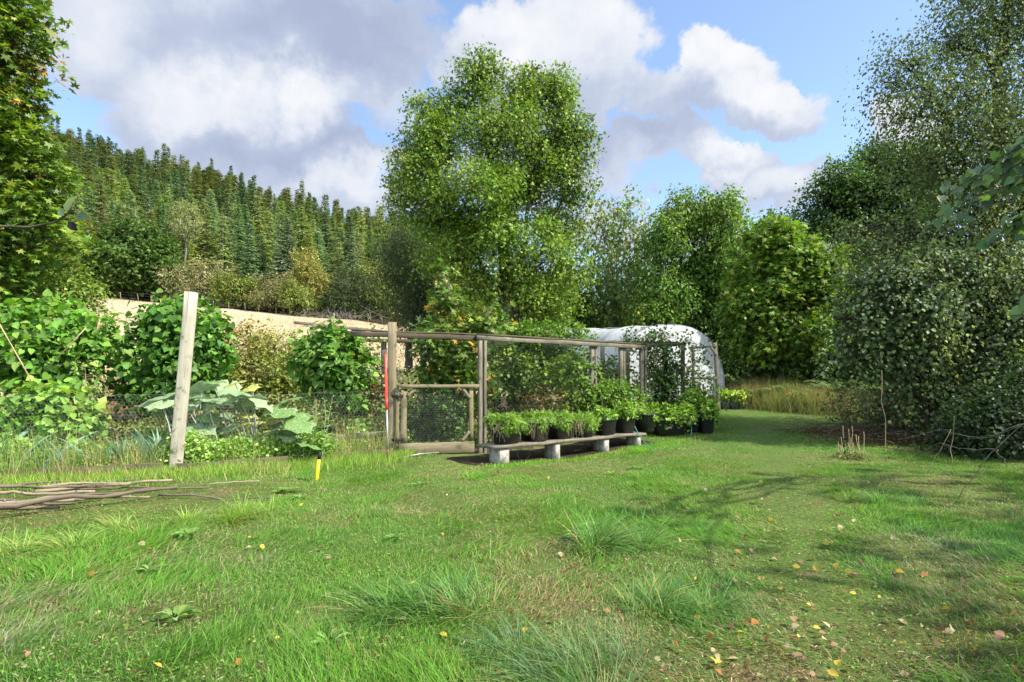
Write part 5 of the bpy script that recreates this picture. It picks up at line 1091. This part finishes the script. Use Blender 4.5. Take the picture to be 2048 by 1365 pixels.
stalk_plant('tall_weed', 'dark narrow-leaved weed behind the wire left of the pale post', 'weed', 222, 8.5, .62, 4, .10, [(GD, 2), (GA, 1)], wid=.35)
stalk_plant('tall_weed', 'yellow-green feathery stem among the cage bushes between the second and third posts', 'weed', 1212, 11.6, 1.15, 4, .13, [(GY, 2), (GB, 2)], wid=.3)
stalk_plant('tall_weed', 'small upright stem showing against the pale field left of the second bean clump', 'weed', 207, 12.0, 1.5, 3, .10, [((.18, .24, .05), 1)])
# plants in the cage
SY = [((.10, .17, .03), 3), ((.16, .22, .04), 1.5), (GA, 2), (GD, 2), ((.36, .20, .04), .35), ((.34, .30, .05), .4)]
plant('vine', 'tall vine growing through the cage roof with brown and yellow leaves at its tip', 'vine', 925, 11.2,
      [(885, 548, 12, 14), (888, 590, 20, 20), (900, 630, 30, 26), (940, 650, 36, 24), (985, 625, 26, 22), (880, 665, 40, 22), (960, 605, 14, 14), (920, 700, 46, 34), (900, 740, 44, 34), (940, 760, 40, 30), (870, 700, 30, 30)], SY, 620, 7, .28, .088, MAP, 'leaf', droop=.4, gap=.28, gf=2.5, twig=9, tr=.005, ns=7, extra=[('autumn_leaves', 'dry', 10, MAP, .12, (.40, .16, .03), np.array([.2, 0, -.5]))], cf=2)
for (px, Y, ee, pal, n, sz, lab) in [
    (1010, 12.2, [(1000, 720, 46, 34), (1045, 745, 44, 36), (990, 770, 40, 30), (1060, 780, 40, 26)], [(GA, 3), (GD, 2), (GY, 1)], 560, .07, 'green currant bush inside the cage behind the first tubs'),
    (1060, 14.0, [(1020, 700, 46, 26), (1080, 700, 46, 30), (1120, 720, 36, 34), (1050, 690, 60, 14)], [(GD, 3), (GGd, 3)], 620, .085, 'dark dense bush at the back of the cage left of the tunnel'),
    (1135, 11.9, [(1140, 745, 34, 30), (1110, 775, 34, 26), (1150, 785, 32, 30), (1160, 740, 22, 34)], [(GB, 3), (GA, 2), (GY, 1.5)], 480, .065, 'bright green bush inside the cage before the second post'),
    (1095, 11.2, [(1075, 800, 22, 10), (1110, 795, 24, 12)], [((.16, .06, .04), 2), ((.12, .13, .03), 3)], 45, .045, 'small reddish-leaved plant inside the cage above the carrot tops'),
    (1220, 13.2, [(1215, 745, 26, 20), (1245, 765, 30, 26), (1200, 775, 26, 26)], [((.14, .17, .05), 2), (GA, 2)], 300, .065, 'olive bush inside the cage in front of the white tunnel wall'),
    (1225, 11.9, [(1225, 790, 30, 24), (1255, 800, 26, 22), (1195, 800, 24, 22)], [(GB, 3), (GA, 2)], 300, .06, 'leafy green bush inside the cage behind the fifth tub'),
    (860, 11.0, [(835, 800, 30, 40), (870, 790, 34, 40), (905, 820, 36, 44), (850, 850, 40, 30), (925, 860, 22, 26)], [(GD, 3), (GA, 2), ((.2, .12, .05), .3)], 560, .06, 'dark tangled bush seen through the gate netting'),
    (1330, 14.0, [(1320, 740, 26, 46), (1345, 780, 28, 40), (1310, 700, 24, 26)], [(GGd, 3), (GD, 3)], 420, .065, 'dark bush at the far end of the cage before the tunnel')]:
    plant('cage_bush', lab, 'bush', px, Y, ee, pal, n, 9, .28, sz, OVA if sz > .055 else DIA, droop=.25, gap=.32, gf=2, twig=14, tr=.004, depth=1.0)
plant('bramble', 'blackberry sprawling over the far corner of the cage roof and hanging down', 'bramble', 1310, 13.0,
      [(1290, 672, 46, 16), (1340, 672, 44, 18), (1250, 682, 30, 10), (1385, 695, 30, 18), (1310, 720, 24, 30), (1270, 700, 26, 18), (1375, 740, 22, 34), (1350, 780, 22, 36), (1395, 770, 18, 40), (1400, 720, 16, 20), (1300, 765, 16, 36)], [(GA, 3), (GD, 3), (GB, 1.5)], 380, 8, .26, .055, OVA, 'leaf', droop=.4, gap=.36, gf=2.4, twig=14, tr=.005, ns=7)
plant('bramble', 'low green climber lying along the cage roof rail behind the corner', 'bramble', 1080, 12.8, [(1040, 664, 40, 12), (1090, 664, 46, 14), (1140, 670, 44, 12), (980, 660, 34, 10), (1000, 690, 30, 14), (1110, 688, 30, 14)], [(GB, 3), (GA, 2)], 560, 8, .24, .06, OVA, droop=.2, twig=10, tr=.004)
plant('raspberry_shoots', 'tall pale green shoots rising above the end tubs in front of the tunnel', 'shoots', 1400, 12.7, [(1405, 770, 18, 24), (1395, 810, 26, 26), (1420, 800, 16, 30), (1385, 790, 18, 20)], [(GB, 3), (GY, 1.5), (GA, 1)], 150, 8, .22, .05, OVA, droop=.3, gap=.3, gf=3, twig=16, tr=.003)
# odds and ends in the beds
b = G(648, 10.1) + [0, 0, .0]; tub(0, .30, .3, 'small black crate in the weeds behind the wire near the gate', pos=b[:2], z=b[2] + .1, rz=.3, step=False, name='crate', cat='crate')
b = G(683, 9.9); mb = tub_mesh(.16, .16, .12, 16, 2.2, .03, False); o = mb.build('plant_pot', [M['red'], M['soil']], loc=(0, 0, 0)); o.location = (b[0], b[1], b[2] + .26); o.rotation_euler = (.9, .3, 0); prop(o, 'small red pot tipped over in the bed near the gate', 'pot')
mb = MB(); a = at(655, 868, 9.6); b_ = at(715, 858, 9.8); mb.tube(curve(a, b_, 8, .03, .05), .007, 5); prop(mb.build('black_pipe', M['black'], loc=a), 'thin black pipe beside the tipped red pot', 'pipe')

# ---------------------------------------------------------------- right-hand side: bracken, tall grass, roses
fern0 = None; k = 0
FG = [((.09, .15, .04), 2), ((.13, .18, .05), 2), ((.22, .15, .05), 1)]
for row_ in range(6):
    for q in range(15):
        Y = 17.5 + row_ * 1.0 + R.normal() * .3; px = 1478 + q * 17 + R.normal() * 9 + row_ * 4
        if px > 1740 or (px > 1600 and row_ < 1): continue
        b = G(px, Y)
        if fern0 is None:
            fern0 = thing('bracken_fern', b, '', 'fern'); sm, lm = MB(), MB()
            for j in range(12):
                a = R.random() * 6.28; out = np.array([math.cos(a), math.sin(a), 0]); l = R.uniform(.7, 1.1)
                P = b + np.outer(np.linspace(0, 1, 9), out) * l * .8; P[:, 2] += l * .75 * np.sin(np.linspace(0, 1, 9) * 2.1); sm.tube(P, np.linspace(.006, .002, 9), 4)
                for s_ in range(2, 9):
                    for sg in (-1, 1):
                        d = np.cross(out, [0, 0, 1.]) * sg + out * .35 + np.array([0, 0, -.25]); scatter(lm, FERN, [P[s_]], [d], [(R.normal() * .15, R.normal() * .15, 1.)], l * .34 * (1.25 - s_ / 9), palette(P[s_:s_ + 1], FG, 1), 1.2)
            sm.build('stalks', M['leaf'], fern0); lm.build('fronds', M['leaf'], fern0); o = fern0
        else: o = copy_tree(fern0)
        o.location = b; s_ = R.uniform(.65, 1.0); o.scale = (s_, s_, s_ * R.uniform(.8, 1.1)); o.rotation_euler = (0, 0, R.random() * 6.28)
        prop(o, 'green bracken fern in the bank at the end of the lawn', None, 'bracken at the wood edge')
def grass_patch(name, lab, fx, n, h0, h1, wd, pal, cat='grass', kind='stuff', leaf='grass', bend=1.0, lean=.25, tpx=None, freq=1.5):
    x, y = fx(n); hN = n2(x, y, 1.3, 41, 2); h_ = h0 + (h1 - h0) * R.random(len(x)) * (.4 + 1.2 * hN)
    P = np.stack([x, y, gz(x, y) - .01], -1); d = rdir(len(x)) * lean; d[:, 2] = np.abs(d[:, 2]) + 1; mb = MB()
    N = rdir(len(x)); N[:, 2] *= .3; scatter(mb, tpx or BL3, P, d, N, h_, palette(P, pal, freq), wd / np.maximum(h_, .01), zs=bend)
    return prop(mb.build(name, M[leaf], loc=(float(x.mean()), float(y.mean()), 0)), lab, cat, kind=kind)
def fld(n):
    y = R.uniform(22, 66, n); x = -y * R.uniform(.16, .78, n); return x, y
grass_patch('field_stubble', 'bleached stubble and dry tufts over the pale field', fld, 16000, .10, .38, .035, [((.42, .34, .21), 3), ((.32, .25, .14), 2), ((.30, .29, .13), 1), ((.50, .42, .28), 1)], leaf='dry', lean=.7, freq=.15)
def box_region(pts, d):
    pts = np.array(pts, float)
    def f(n):
        q = R.random(n) * (len(pts) - 1); i = q.astype(int); t_ = (q - i)[:, None]; p = pts[i] * (1 - t_) + pts[i + 1] * t_ + R.normal(size=(n, 2)) * d; return p[:, 0], p[:, 1]
    return f
def gxy(px, Y): return ((px - CX) / F * Y, Y)
grass_patch('meadow_grass', 'tall tawny and green meadow grass at the far end of the lawn', box_region([gxy(1478, 17.9), gxy(1540, 17.4), gxy(1600, 16.6), gxy(1660, 15.8)], .45), 9500, .25, .85, .009, [((.22, .175, .09), 3), ((.17, .19, .08), 3), ((.22, .13, .07), 1.3), ((.11, .17, .05), 2.5)], lean=.55, freq=.8)
plant('wild_flowers', 'yellow-flowered weeds in the meadow strip', 'blossoms', 1630, 16.2, [(1620, 800, 34, 12), (1650, 810, 30, 14), (1600, 795, 26, 10)], [((.14, .20, .05), 3), ((.10, .14, .04), 2)], 260, 8, .2, .045, OVA, extra=[('blossoms', 'dry', 60, None, .03, (.70, .42, .02), 0)], twig=8, tr=.003)
plant('rose_bush', 'thin rose bush with red hips at the inner corner of the lawn edge', 'rose bush', 1690, 13.6, [(1680, 790, 24, 26), (1705, 810, 26, 22), (1665, 820, 18, 16), (1730, 800, 24, 24), (1700, 840, 26, 14)], [((.10, .14, .06), 3), ((.06, .10, .03), 2), ((.2, .1, .06), .5)], 230, 8, .25, .045, OVA, extra=[('blossoms', 'dry', 5, None, .03, (.6, .04, .03), 0)], gap=.3, gf=3, twig=22, tr=.004, stem='stick')  # the blossoms part of this bush is its red hips, not flowers
plant('rose_bush', 'bigger tangled rose bush right of the one with red hips', 'rose bush', 1790, 12.2, [(1770, 820, 36, 24), (1810, 830, 40, 28), (1750, 850, 26, 18), (1850, 845, 30, 22), (1790, 800, 30, 20)], [((.06, .10, .035), 3), ((.035, .06, .02), 2), ((.16, .12, .05), .6)], 420, 8, .28, .05, OVA, gap=.32, gf=2.5, twig=26, tr=.004, stem='stick')
for (px, Y, n, r_, lab) in [(1690, 12.2, 420, .5, 'heap of brown dead bramble stems at the bend of the lawn edge'), (1790, 11.2, 500, .6, 'dark heap of cut stems and dead leaves under the hazel')]:
    b = G(px, Y); mb = MB()
    for k in range(n // 3):
        o = b + np.array([R.normal() * r_, R.normal() * r_ * .5, R.uniform(0, .12)]); mb.tube(curve(o, o + np.array([R.normal() * .35, R.normal() * .25, R.uniform(-.05, .22)]), 5, .1, .15), .004, 3, cap=False)
    m_ = n * 4; P = b + R.normal(size=(m_, 3)) * np.array([r_ * 1.2, r_ * .6, .03]) + [0, 0, .07]; scatter(mb, OVA, P, rdir(m_) * [1, 1, .3], R.normal(size=(m_, 3)) * .5 + [0, 0, 1], .05, palette(P, [((.10, .055, .03), 3), ((.06, .05, .02), 2), ((.16, .10, .05), 1)], 2), .7, m=1)
    prop(mb.build('bramble_heap', [M['stick'], M['dry']], loc=b), lab, 'dead stems')
b = G(1705, 9.3); root = thing('dead_stalk_plant', b, 'clump of bare reddish stalks with black withered leaves alone on the lawn', 'dead stalks'); sm, lm = MB(), MB()
for k in range(13):
    o = b + np.array([R.normal() * .08, R.normal() * .06, -.02]); h_ = R.uniform(.2, .62); tip = o + np.array([R.normal() * .07, R.normal() * .05, h_]); P = curve(o, tip, 6, 0, .05); sm.tube(P, np.linspace(.006, .003, 6), 5)
P = b + np.stack([np.full(9, -.12) + R.normal(size=9) * .02, np.zeros(9), np.linspace(.12, .36, 9)], -1); scatter(lm, OVA, P, R.normal(size=(9, 3)) * .4 + [0, 0, -1], rdir(9), .06, (.02, .015, .012), .6)
m_ = 260; P = b + R.normal(size=(m_, 3)) * [.16, .12, .03] + [0, 0, .05]; scatter(lm, OVA, P, rdir(m_) * [1, 1, .4], R.normal(size=(m_, 3)) * .4 + [0, 0, 1], .045, palette(P, [((.08, .06, .03), 2), ((.10, .15, .04), 2)], 3), .6)
sm.build('stalks', M['cane'], root); lm.build('withered_leaves', M['dry'], root)
# bare branch reaching in low at the right
root = thing('bare_branch', (5.75, 5.3, gz1(5.75, 5.3)), 'long bare grey branch arching low across the lawn edge at the right', 'branch'); mb = MB()
for pts, r_ in [([(2120, 800, 5.3), (2048, 845, 5.5), (2010, 880, 5.7), (1960, 935, 5.9), (1915, 1000, 6.1)], .007), ([(2048, 845, 5.5), (1990, 877, 6), (1930, 872, 6.6), (1880, 860, 7), (1800, 880, 7.4)], .005), ([(1988, 898, 5.8), (1920, 898, 6.2), (1880, 885, 6.6), (1830, 915, 7)], .004), ([(2120, 800, 5.3), (2060, 840, 5.3), (1990, 870, 5.4), (1940, 880, 5.6)], .004), ([(1990, 900, 5.8), (2010, 920, 5.7), (2020, 940, 5.6)], .003)]:
    P = np.array([at(*p) for p in pts]); q = np.linspace(0, len(P) - 1, 14); P = np.stack([np.interp(q, np.arange(len(P)), P[:, a]) for a in range(3)], -1) + R.normal(size=(14, 3)) * .008; mb.tube(P, np.linspace(r_, r_ * .5, 14), 5)
mb.tube([at(2120, 800, 5.3), (5.75, 5.3, .4), (5.8, 5.3, gz1(5.8, 5.3) - .05)], [.008, .012, .014], 6); mb.build('limbs', M['bark_grey'], root)
for px, Y, h_, lab in [(1775, 9.0, 1.45, 'tall thin dry stem rising in front of the hazel'), (1905, 8.4, .75, 'tan dry stem at the foot of the dark bush on the right'), (1855, 7.9, .6, 'thin leaning dry stem on the lawn before the dark bush')]:
    b = G(px, Y); mb = MB(); mb.tube(curve(b, b + np.array([R.normal() * .15, 0, h_]), 7, 0, .05), np.linspace(.004, .002, 7), 5); prop(mb.build('dead_stalk', M['cane'], loc=b), lab, 'stem')
# ---------------------------------------------------------------- the lawn
LANE = np.array([(1.25, 2.0), (1.75, 3.2), (2.4, 4.8), (3.4, 7.4), (4.6, 10.2), (6.2, 14), (7.0, 17)])
def lane(x, y): return np.abs(x - np.interp(y, LANE[:, 1], LANE[:, 0])) / (.30 + .035 * y)
def ell(x, y, px, row, rx, ry):
    Yc = EYE * F / (row - HY); xc = (px - CX) / F * Yc; ax_ = rx / F * Yc; ay = EYE * F / (row - ry - HY) - Yc
    return np.exp(-(((x - xc) / ax_) ** 2 + ((y - Yc) / ay) ** 2))
def drymask(x, y):
    m = np.clip((n2(x, y, 1.0, 51) - .47) * 5, 0, 1) * .65
    for e, k in [((1075, 1150, 90, 60), .9), ((1130, 1230, 130, 50), .8), ((1850, 1290, 230, 60), .9), ((1600, 1240, 120, 60), .6), ((1500, 1330, 120, 40), .6), ((330, 1230, 110, 40), .6), ((1250, 1330, 120, 30), .5), ((900, 1000, 90, 30), .35), ((1880, 960, 120, 18), .6), ((180, 1000, 260, 40), .9)]: m = m + k * ell(x, y, *e)
    m = m + .42 * np.exp(-lane(x, y) ** 2) * (y < 7)
    return np.clip(m, 0, 1)
GRN = np.array([(.125, .285, .03), (.17, .33, .04), (.08, .205, .025), (.11, .235, .055), (.225, .35, .055)])
DRY = np.array([(.36, .27, .13), (.24, .17, .07), (.42, .36, .20)])
def flow(x, y):
    a = n2(x, y, .55, 61) * 14; return np.stack([np.cos(a), np.sin(a), np.zeros_like(a)], -1)
mb = MB(); ntot = 0
for (y0, y1, dens, h0, h1, wd, tpx) in [(1.7, 3.3, 17000, .05, .12, .0032, BL3), (3.3, 5.5, 10000, .05, .11, .0040, BL3), (5.5, 9, 4800, .05, .10, .0055, BL2), (9, 13.5, 2200, .05, .09, .008, BL2), (13.5, 20, 850, .05, .08, .013, BL2)]:
    xm = .92 * y1 + 1.9; n = int((y1 - y0) * 2 * xm * dens); y = R.uniform(y0, y1, n); x = R.uniform(-xm, xm, n)
    k = (np.abs(x) < .92 * y + 1.9) & (y < edge(x) - .06) & (x < 8.6 + np.clip(y - 12, -3, 8) * .1)
    x, y = x[k], y[k]; vx, vy = x - P0[0], y - P0[1]; so = vx * sdv[0] + vy * sdv[1]; oo = vx * snr[0] + vy * snr[1]; k = ~((so > -.1) & (so < SL + .3) & (oo > .02 - .0 * so)); x, y = x[k], y[k]
    dens_n = n2(x, y, 5.0, 71, 2); ln = lane(x, y); dm = drymask(x, y); k = R.random(len(x)) < np.clip(.65 + (dens_n - .5) * 1.8, .2, 1) * (1 - .30 * np.exp(-ln ** 2) * (y < 9)) * (1 - .30 * dm); x, y, ln, dm = x[k], y[k], ln[k], dm[k]; n = len(x); ntot += n
    tuf = n2(x, y, 1.7, 81, 2); tall = np.clip((tuf - .47) * 5, 0, 1) * np.clip(1.5 - .1 * y, .1, 1)
    h_ = .78 * (h0 + (h1 - h0) * R.random(n)) * (.6 + 1.25 * tall) * np.clip(.35 + ln * .6, .35, 1) * (1 - .35 * dm)
    h_ *= 1 + .9 * np.clip((edge(x) - y < .35) * 1.0, 0, 1) * (R.random(n) < .5) + .5 * ((y < 3.4) & (R.random(n) < .25))
    fl = flow(x, y); d = fl * (.35 + .85 * tall[:, None] + .5 * dm[:, None]) * R.uniform(.3, 1.2, (n, 1)) + rdir(n) * .45; d[:, 2] = np.abs(d[:, 2]) * .3 + .75
    N = -d + rdir(n) * .5; N[:, 2] = .35; N = N + fl * 0
    dryb = R.random(n) < (.06 + .85 * dm) * (1 - .4 * tall)
    gi = np.clip((n2(x, y, .9, 91, 2) * 3.2 + R.normal(size=n) * .9).astype(int), 0, 4); col = GRN[gi]; col = np.where(dryb[:, None], DRY[R.integers(0, 3, n)], col) * (1 + R.normal(size=(n, 1)) * .16).clip(.5, 1.6)
    blu = np.clip((n2(x, y, .45, 93) - .5) * 4, 0, 1)[:, None] * (y < 5)[:, None] * .5; col = col * (1 - blu) + col * np.array([.75, .92, 1.7]) * blu
    P = np.stack([x, y, gz(x, y) - .006], -1); scatter(mb, tpx, P, d, N, h_, col, wd * R.uniform(.7, 1.4, n) / h_, zs=-1.1 * R.uniform(.4, 1.6))
print('blades', ntot)
prop(mb.build('lawn_grass', M['grass'], loc=(0, 6, 0)), 'rough green lawn grass with dry brown patches and a trodden lane', 'grass', kind='stuff')
# thatch, moss and clover between the blades
n = 60000; y = 2.0 + 7.5 * R.random(n) ** 1.5; x = R.uniform(-1, 1, n) * (.92 * y + .6); k = (y < edge(x) - .1); x, y = x[k], y[k]; n = len(x); dm = drymask(x, y); ln = np.exp(-lane(x, y) ** 2)
isd = R.random(n) < .35 + .5 * dm; P = np.stack([x, y, gz(x, y) + R.uniform(.002, .02, n)], -1); gcol = np.array([(.12, .25, .04), (.17, .30, .06), (.20, .27, .05)])[R.integers(0, 3, n)]; dcol = np.array([(.30, .22, .11), (.17, .11, .05), (.40, .33, .19), (.10, .06, .035)])[R.integers(0, 4, n)]
mb = MB(); d = rdir(n); d[:, 2] *= .25; scatter(mb, OVA, P, d, R.normal(size=(n, 3)) * .35 + [0, 0, 1], np.where(isd, R.uniform(.012, .04, n), R.uniform(.008, .018, n)), np.where(isd[:, None], dcol, gcol) * (1 + R.normal(size=(n, 1)) * .2).clip(.5, 1.6), np.where(isd, .18, 1.0))
prop(mb.build('thatch_and_clover', M['dry'], loc=(0, 5, 0)), 'dead straw, moss and tiny clover leaves between the grass blades', 'grass', kind='stuff')
# rougher, longer grass around the stick pile and along the boards
def rough_fn(n):
    x = R.uniform(-9, -1.6, n); y = edge(x) - np.abs(R.normal(size=n)) * .45 - .02; k = (y > 1.8); return x[k], y[k]
grass_patch('rough_grass', 'longer pale rough grass round the stick pile and along the edging boards', rough_fn, 15000, .07, .20, .0065, [((.22, .33, .07), 3), ((.14, .27, .04), 3), ((.38, .34, .16), 1.2)], lean=.7, bend=-.8)
def fence_fn(n):
    x = R.uniform(-9, -1.9, n); x = x[n2(x, x * 0, 1.3, 97, 2) > .42]; y = edge(x) + R.normal(size=len(x)) * .16 + .10; return x, y
grass_patch('tangled_stems', 'seeding grass and thin weed stems tangled in the wire fence', fence_fn, 4200, .18, .75, .0055, [((.20, .30, .08), 3), ((.14, .25, .05), 2), ((.38, .32, .16), 2)], lean=.35, bend=-.6)
def shelf_fn(n):
    s_ = R.uniform(-.2, 5.4, n); p = P0[None] + sdv * s_[:, None] + snr * (-.08 - np.abs(R.normal(size=n)) * .14)[:, None]; return p[:, 0], p[:, 1]
grass_patch('rough_grass', 'longer bright grass along the foot of the plank shelf and tubs', shelf_fn, 2600, .03, .09, .007, [((.12, .30, .03), 3), ((.18, .34, .05), 2), ((.36, .30, .14), .5)], lean=.6, bend=-.8)
# tussocks
def tussock(px, row, h_, r_, n, lab, pal, wd=.0055):
    Yc = EYE * F / (row - HY); b = G(px, Yc); mb = MB(); lean = unit(R.normal(size=3) * [1, .6, 0]) * .45
    cen = b + np.stack([R.normal(size=7) * r_ * .45, R.normal(size=7) * r_ * .40, np.zeros(7)], -1); ci = R.integers(0, 7, n)
    a = R.random(n) * 6.283; q = R.random(n) ** .7; P = cen[ci] + np.stack([np.cos(a) * q * r_ * .30, np.sin(a) * q * r_ * .30, np.full(n, -.01)], -1); P[:, 2] = gz(P[:, 0], P[:, 1]) - .01
    d = np.stack([np.cos(a) * (.1 + q * .8), np.sin(a) * (.1 + q * .8), np.full(n, .9)], -1) + rdir(n) * .3 + lean + unit(rdir(7) * [1, 1, 0])[ci] * .3; l = h_ * R.uniform(.45, 1.2, n) * R.uniform(.7, 1.1, 7)[ci]
    N = np.stack([-d[:, 0], -d[:, 1], np.full(n, .4)], -1) + rdir(n) * .25; scatter(mb, _blade(5), P, d, N, l, palette(P, pal + [((.34, .27, .13), .35)], 3), wd / l, zs=-R.uniform(1.0, 3.0) * 1.0)
    prop(mb.build('grass_tussock', M['grass'], loc=b), lab, 'grass tussock')
TG = [((.075, .18, .05), 3), ((.11, .24, .05), 2), ((.17, .27, .10), 1)]
tussock(1212, 1098, .34, .30, 620, 'dark upright grass tussock standing out in the middle of the lawn', TG, .0075)
tussock(850, 1235, .26, .42, 900, 'big sprawling dark green grass tussock with a hollow, in the front of the lawn', TG)
tussock(1090, 1345, .24, .40, 900, 'fine grey-green grass tussock at the bottom edge of the view', [((.09, .18, .08), 3), ((.13, .23, .10), 2)], .004)
tussock(1330, 1215, .22, .34, 700, 'swirling long grass tussock left of the trodden lane', TG)
tussock(465, 1040, .26, .32, 520, 'pale arching grass tussock in front of the stick pile end', [((.24, .36, .09), 3), ((.16, .30, .05), 2)])
tussock(120, 1085, .22, .42, 700, 'pale sunlit grass tussock below the dark branch at the left', [((.25, .36, .10), 3), ((.16, .30, .06), 2)])
tussock(960, 955, .20, .28, 420, 'bright grass tussock in front of the first concrete block', [((.10, .27, .03), 3), ((.15, .32, .05), 2)])
tussock(1285, 905, .16, .25, 350, 'bright grass tussock where the green hose meets the lawn', [((.12, .30, .03), 3), ((.17, .33, .05), 2)], .008)
tussock(1765, 1010, .26, .30, 420, 'dark grass tussock at the tip of the bare branch', TG)
# lawn weeds with broad leaves
def rosette(px, row, s_, n, lab, pal, tpx=OVA, wid=.5, up=.5):
    Yc = EYE * F / (row - HY); b = G(px, Yc) + [0, 0, .02]; mb = MB(); a = R.random(n) * 6.283; q = R.random(n)
    d = np.stack([np.cos(a), np.sin(a), up * (1.3 - q)], -1); P = b + d * [[.02, .02, .01]]; N = np.stack([-np.cos(a) * .3, -np.sin(a) * .3, np.ones(n)], -1) + rdir(n) * .25
    scatter(mb, tpx, P, d, N, s_ * (.6 + .6 * q), palette(P, pal, 3), wid); prop(mb.build('broadleaf_weed', M['leaf'], loc=b), lab, 'weed')
WP = [((.17, .28, .09), 2), ((.10, .20, .04), 2)]
for (px, row, s_, n, lab) in [(575, 985, .22, 26, 'leafy dock right of the branch end below the yellow stake'), (600, 1000, .16, 18, 'small leafy dock just in front of a larger one near the yellow stake'), (840, 972, .14, 16, 'grey-green weed on the lawn in front of the gate'), (1270, 938, .16, 20, 'pale leafy weed on the lawn in front of the plank shelf'), (1225, 950, .13, 16, 'low grey weed left of a pale leafy one before the shelf'),
                               (1160, 1085, .20, 16, 'pale upright dock leaves left of the dark tussock'), (1180, 1060, .16, 12, 'curled pale leaf weed beside the dark tussock'), (350, 1245, .15, 18, 'bright dandelion leaves in the lower left of the lawn'), (660, 1300, .13, 12, 'dandelion leaves near the bottom of the lawn'), (380, 1080, .20, 22, 'dark low leafy weed left of the middle of the lawn'), (300, 1150, .12, 12, 'small clover-like weed on the lit lawn at the left'), (790, 1080, .12, 12, 'small bluish weed in the middle of the lawn'), (1990, 1095, .10, 7, 'round pale leaf weed near the right edge of the lawn')]:
    rosette(px, row, s_ * .62, n, lab, WP, wid=.42 if s_ > .12 else .6)
# fallen leaves
protos_l = []
kindsL = [('yellow', (.48, .34, .05), 10), ('pale cream', (.40, .33, .17), 12), ('orange-brown', (.32, .14, .04), 6), ('dull pinkish brown', (.26, .155, .09), 9)]
for nm, c, cnt_ in kindsL:
    row_ = []
    for v in range(3):
        mb = MB(); D0 = np.array([[0, 1., 0]]); tv = OVA[0].copy(); tv[:, 2] = tv[:, 2] * R.uniform(.5, 2.0) + R.uniform(-.2, .25) * (tv[:, 0] * (1 if v else -1)); tv[:, 1] -= .5
        scatter(mb, (tv, OVA[1]), [(0, 0, 0)], D0, [(0, 0, 1.)], 1.0, np.array(c) * R.uniform(.8, 1.2), R.uniform(.8, 1.05)); mb.tube([(0, -.5, 0), (.05, -.8, .05)], .012, 3)
        row_.append(mb.build('fallen_leaf', M['dry']))
    protos_l.append(row_)
used = set(); spots = []
while len(spots) < 298:
    r_ = R.random()
    if r_ < .45: row = R.uniform(1000, 1370); Yc = EYE * F / (row - HY); x = np.interp(Yc, LANE[:, 1], LANE[:, 0]) + R.normal() * (.25 + .06 * Yc); px = CX + F * x / Yc
    elif r_ < .62: px, row = R.uniform(1100, 2060), R.uniform(1130, 1368)
    elif r_ < .9: px, row = R.uniform(-10, 1500), R.uniform(985, 1368)
    else: px, row = R.uniform(900, 1900), R.uniform(890, 1000)
    Yc = EYE * F / (row - HY); x = (px - CX) / F * Yc
    if px < -20 or px > 2070 or Yc > edge(x) - .35 or (row < 1060 and px < 600): continue
    spots.append((x, Yc))
for (x, y) in spots:
    ki = R.choice(4, p=[.24, .24, .19, .33]); v = R.integers(3); key = (ki, v); p = protos_l[ki][v]; o = p if key not in used else p.copy()
    if key in used: C.collection.objects.link(o)
    used.add(key); s_ = R.uniform(.018, .045) * (1.15 if y < 4 else 1.25); o.scale = (s_, s_, s_); o.location = (x, y, gz1(x, y) + R.uniform(.012, .042)); o.rotation_euler = (R.normal() * .5, R.normal() * .5, R.random() * 6.28)
    prop(o, f'{kindsL[ki][0]} fallen leaf lying on the lawn', 'leaf', f'{kindsL[ki][0]} leaves fallen on the lawn')

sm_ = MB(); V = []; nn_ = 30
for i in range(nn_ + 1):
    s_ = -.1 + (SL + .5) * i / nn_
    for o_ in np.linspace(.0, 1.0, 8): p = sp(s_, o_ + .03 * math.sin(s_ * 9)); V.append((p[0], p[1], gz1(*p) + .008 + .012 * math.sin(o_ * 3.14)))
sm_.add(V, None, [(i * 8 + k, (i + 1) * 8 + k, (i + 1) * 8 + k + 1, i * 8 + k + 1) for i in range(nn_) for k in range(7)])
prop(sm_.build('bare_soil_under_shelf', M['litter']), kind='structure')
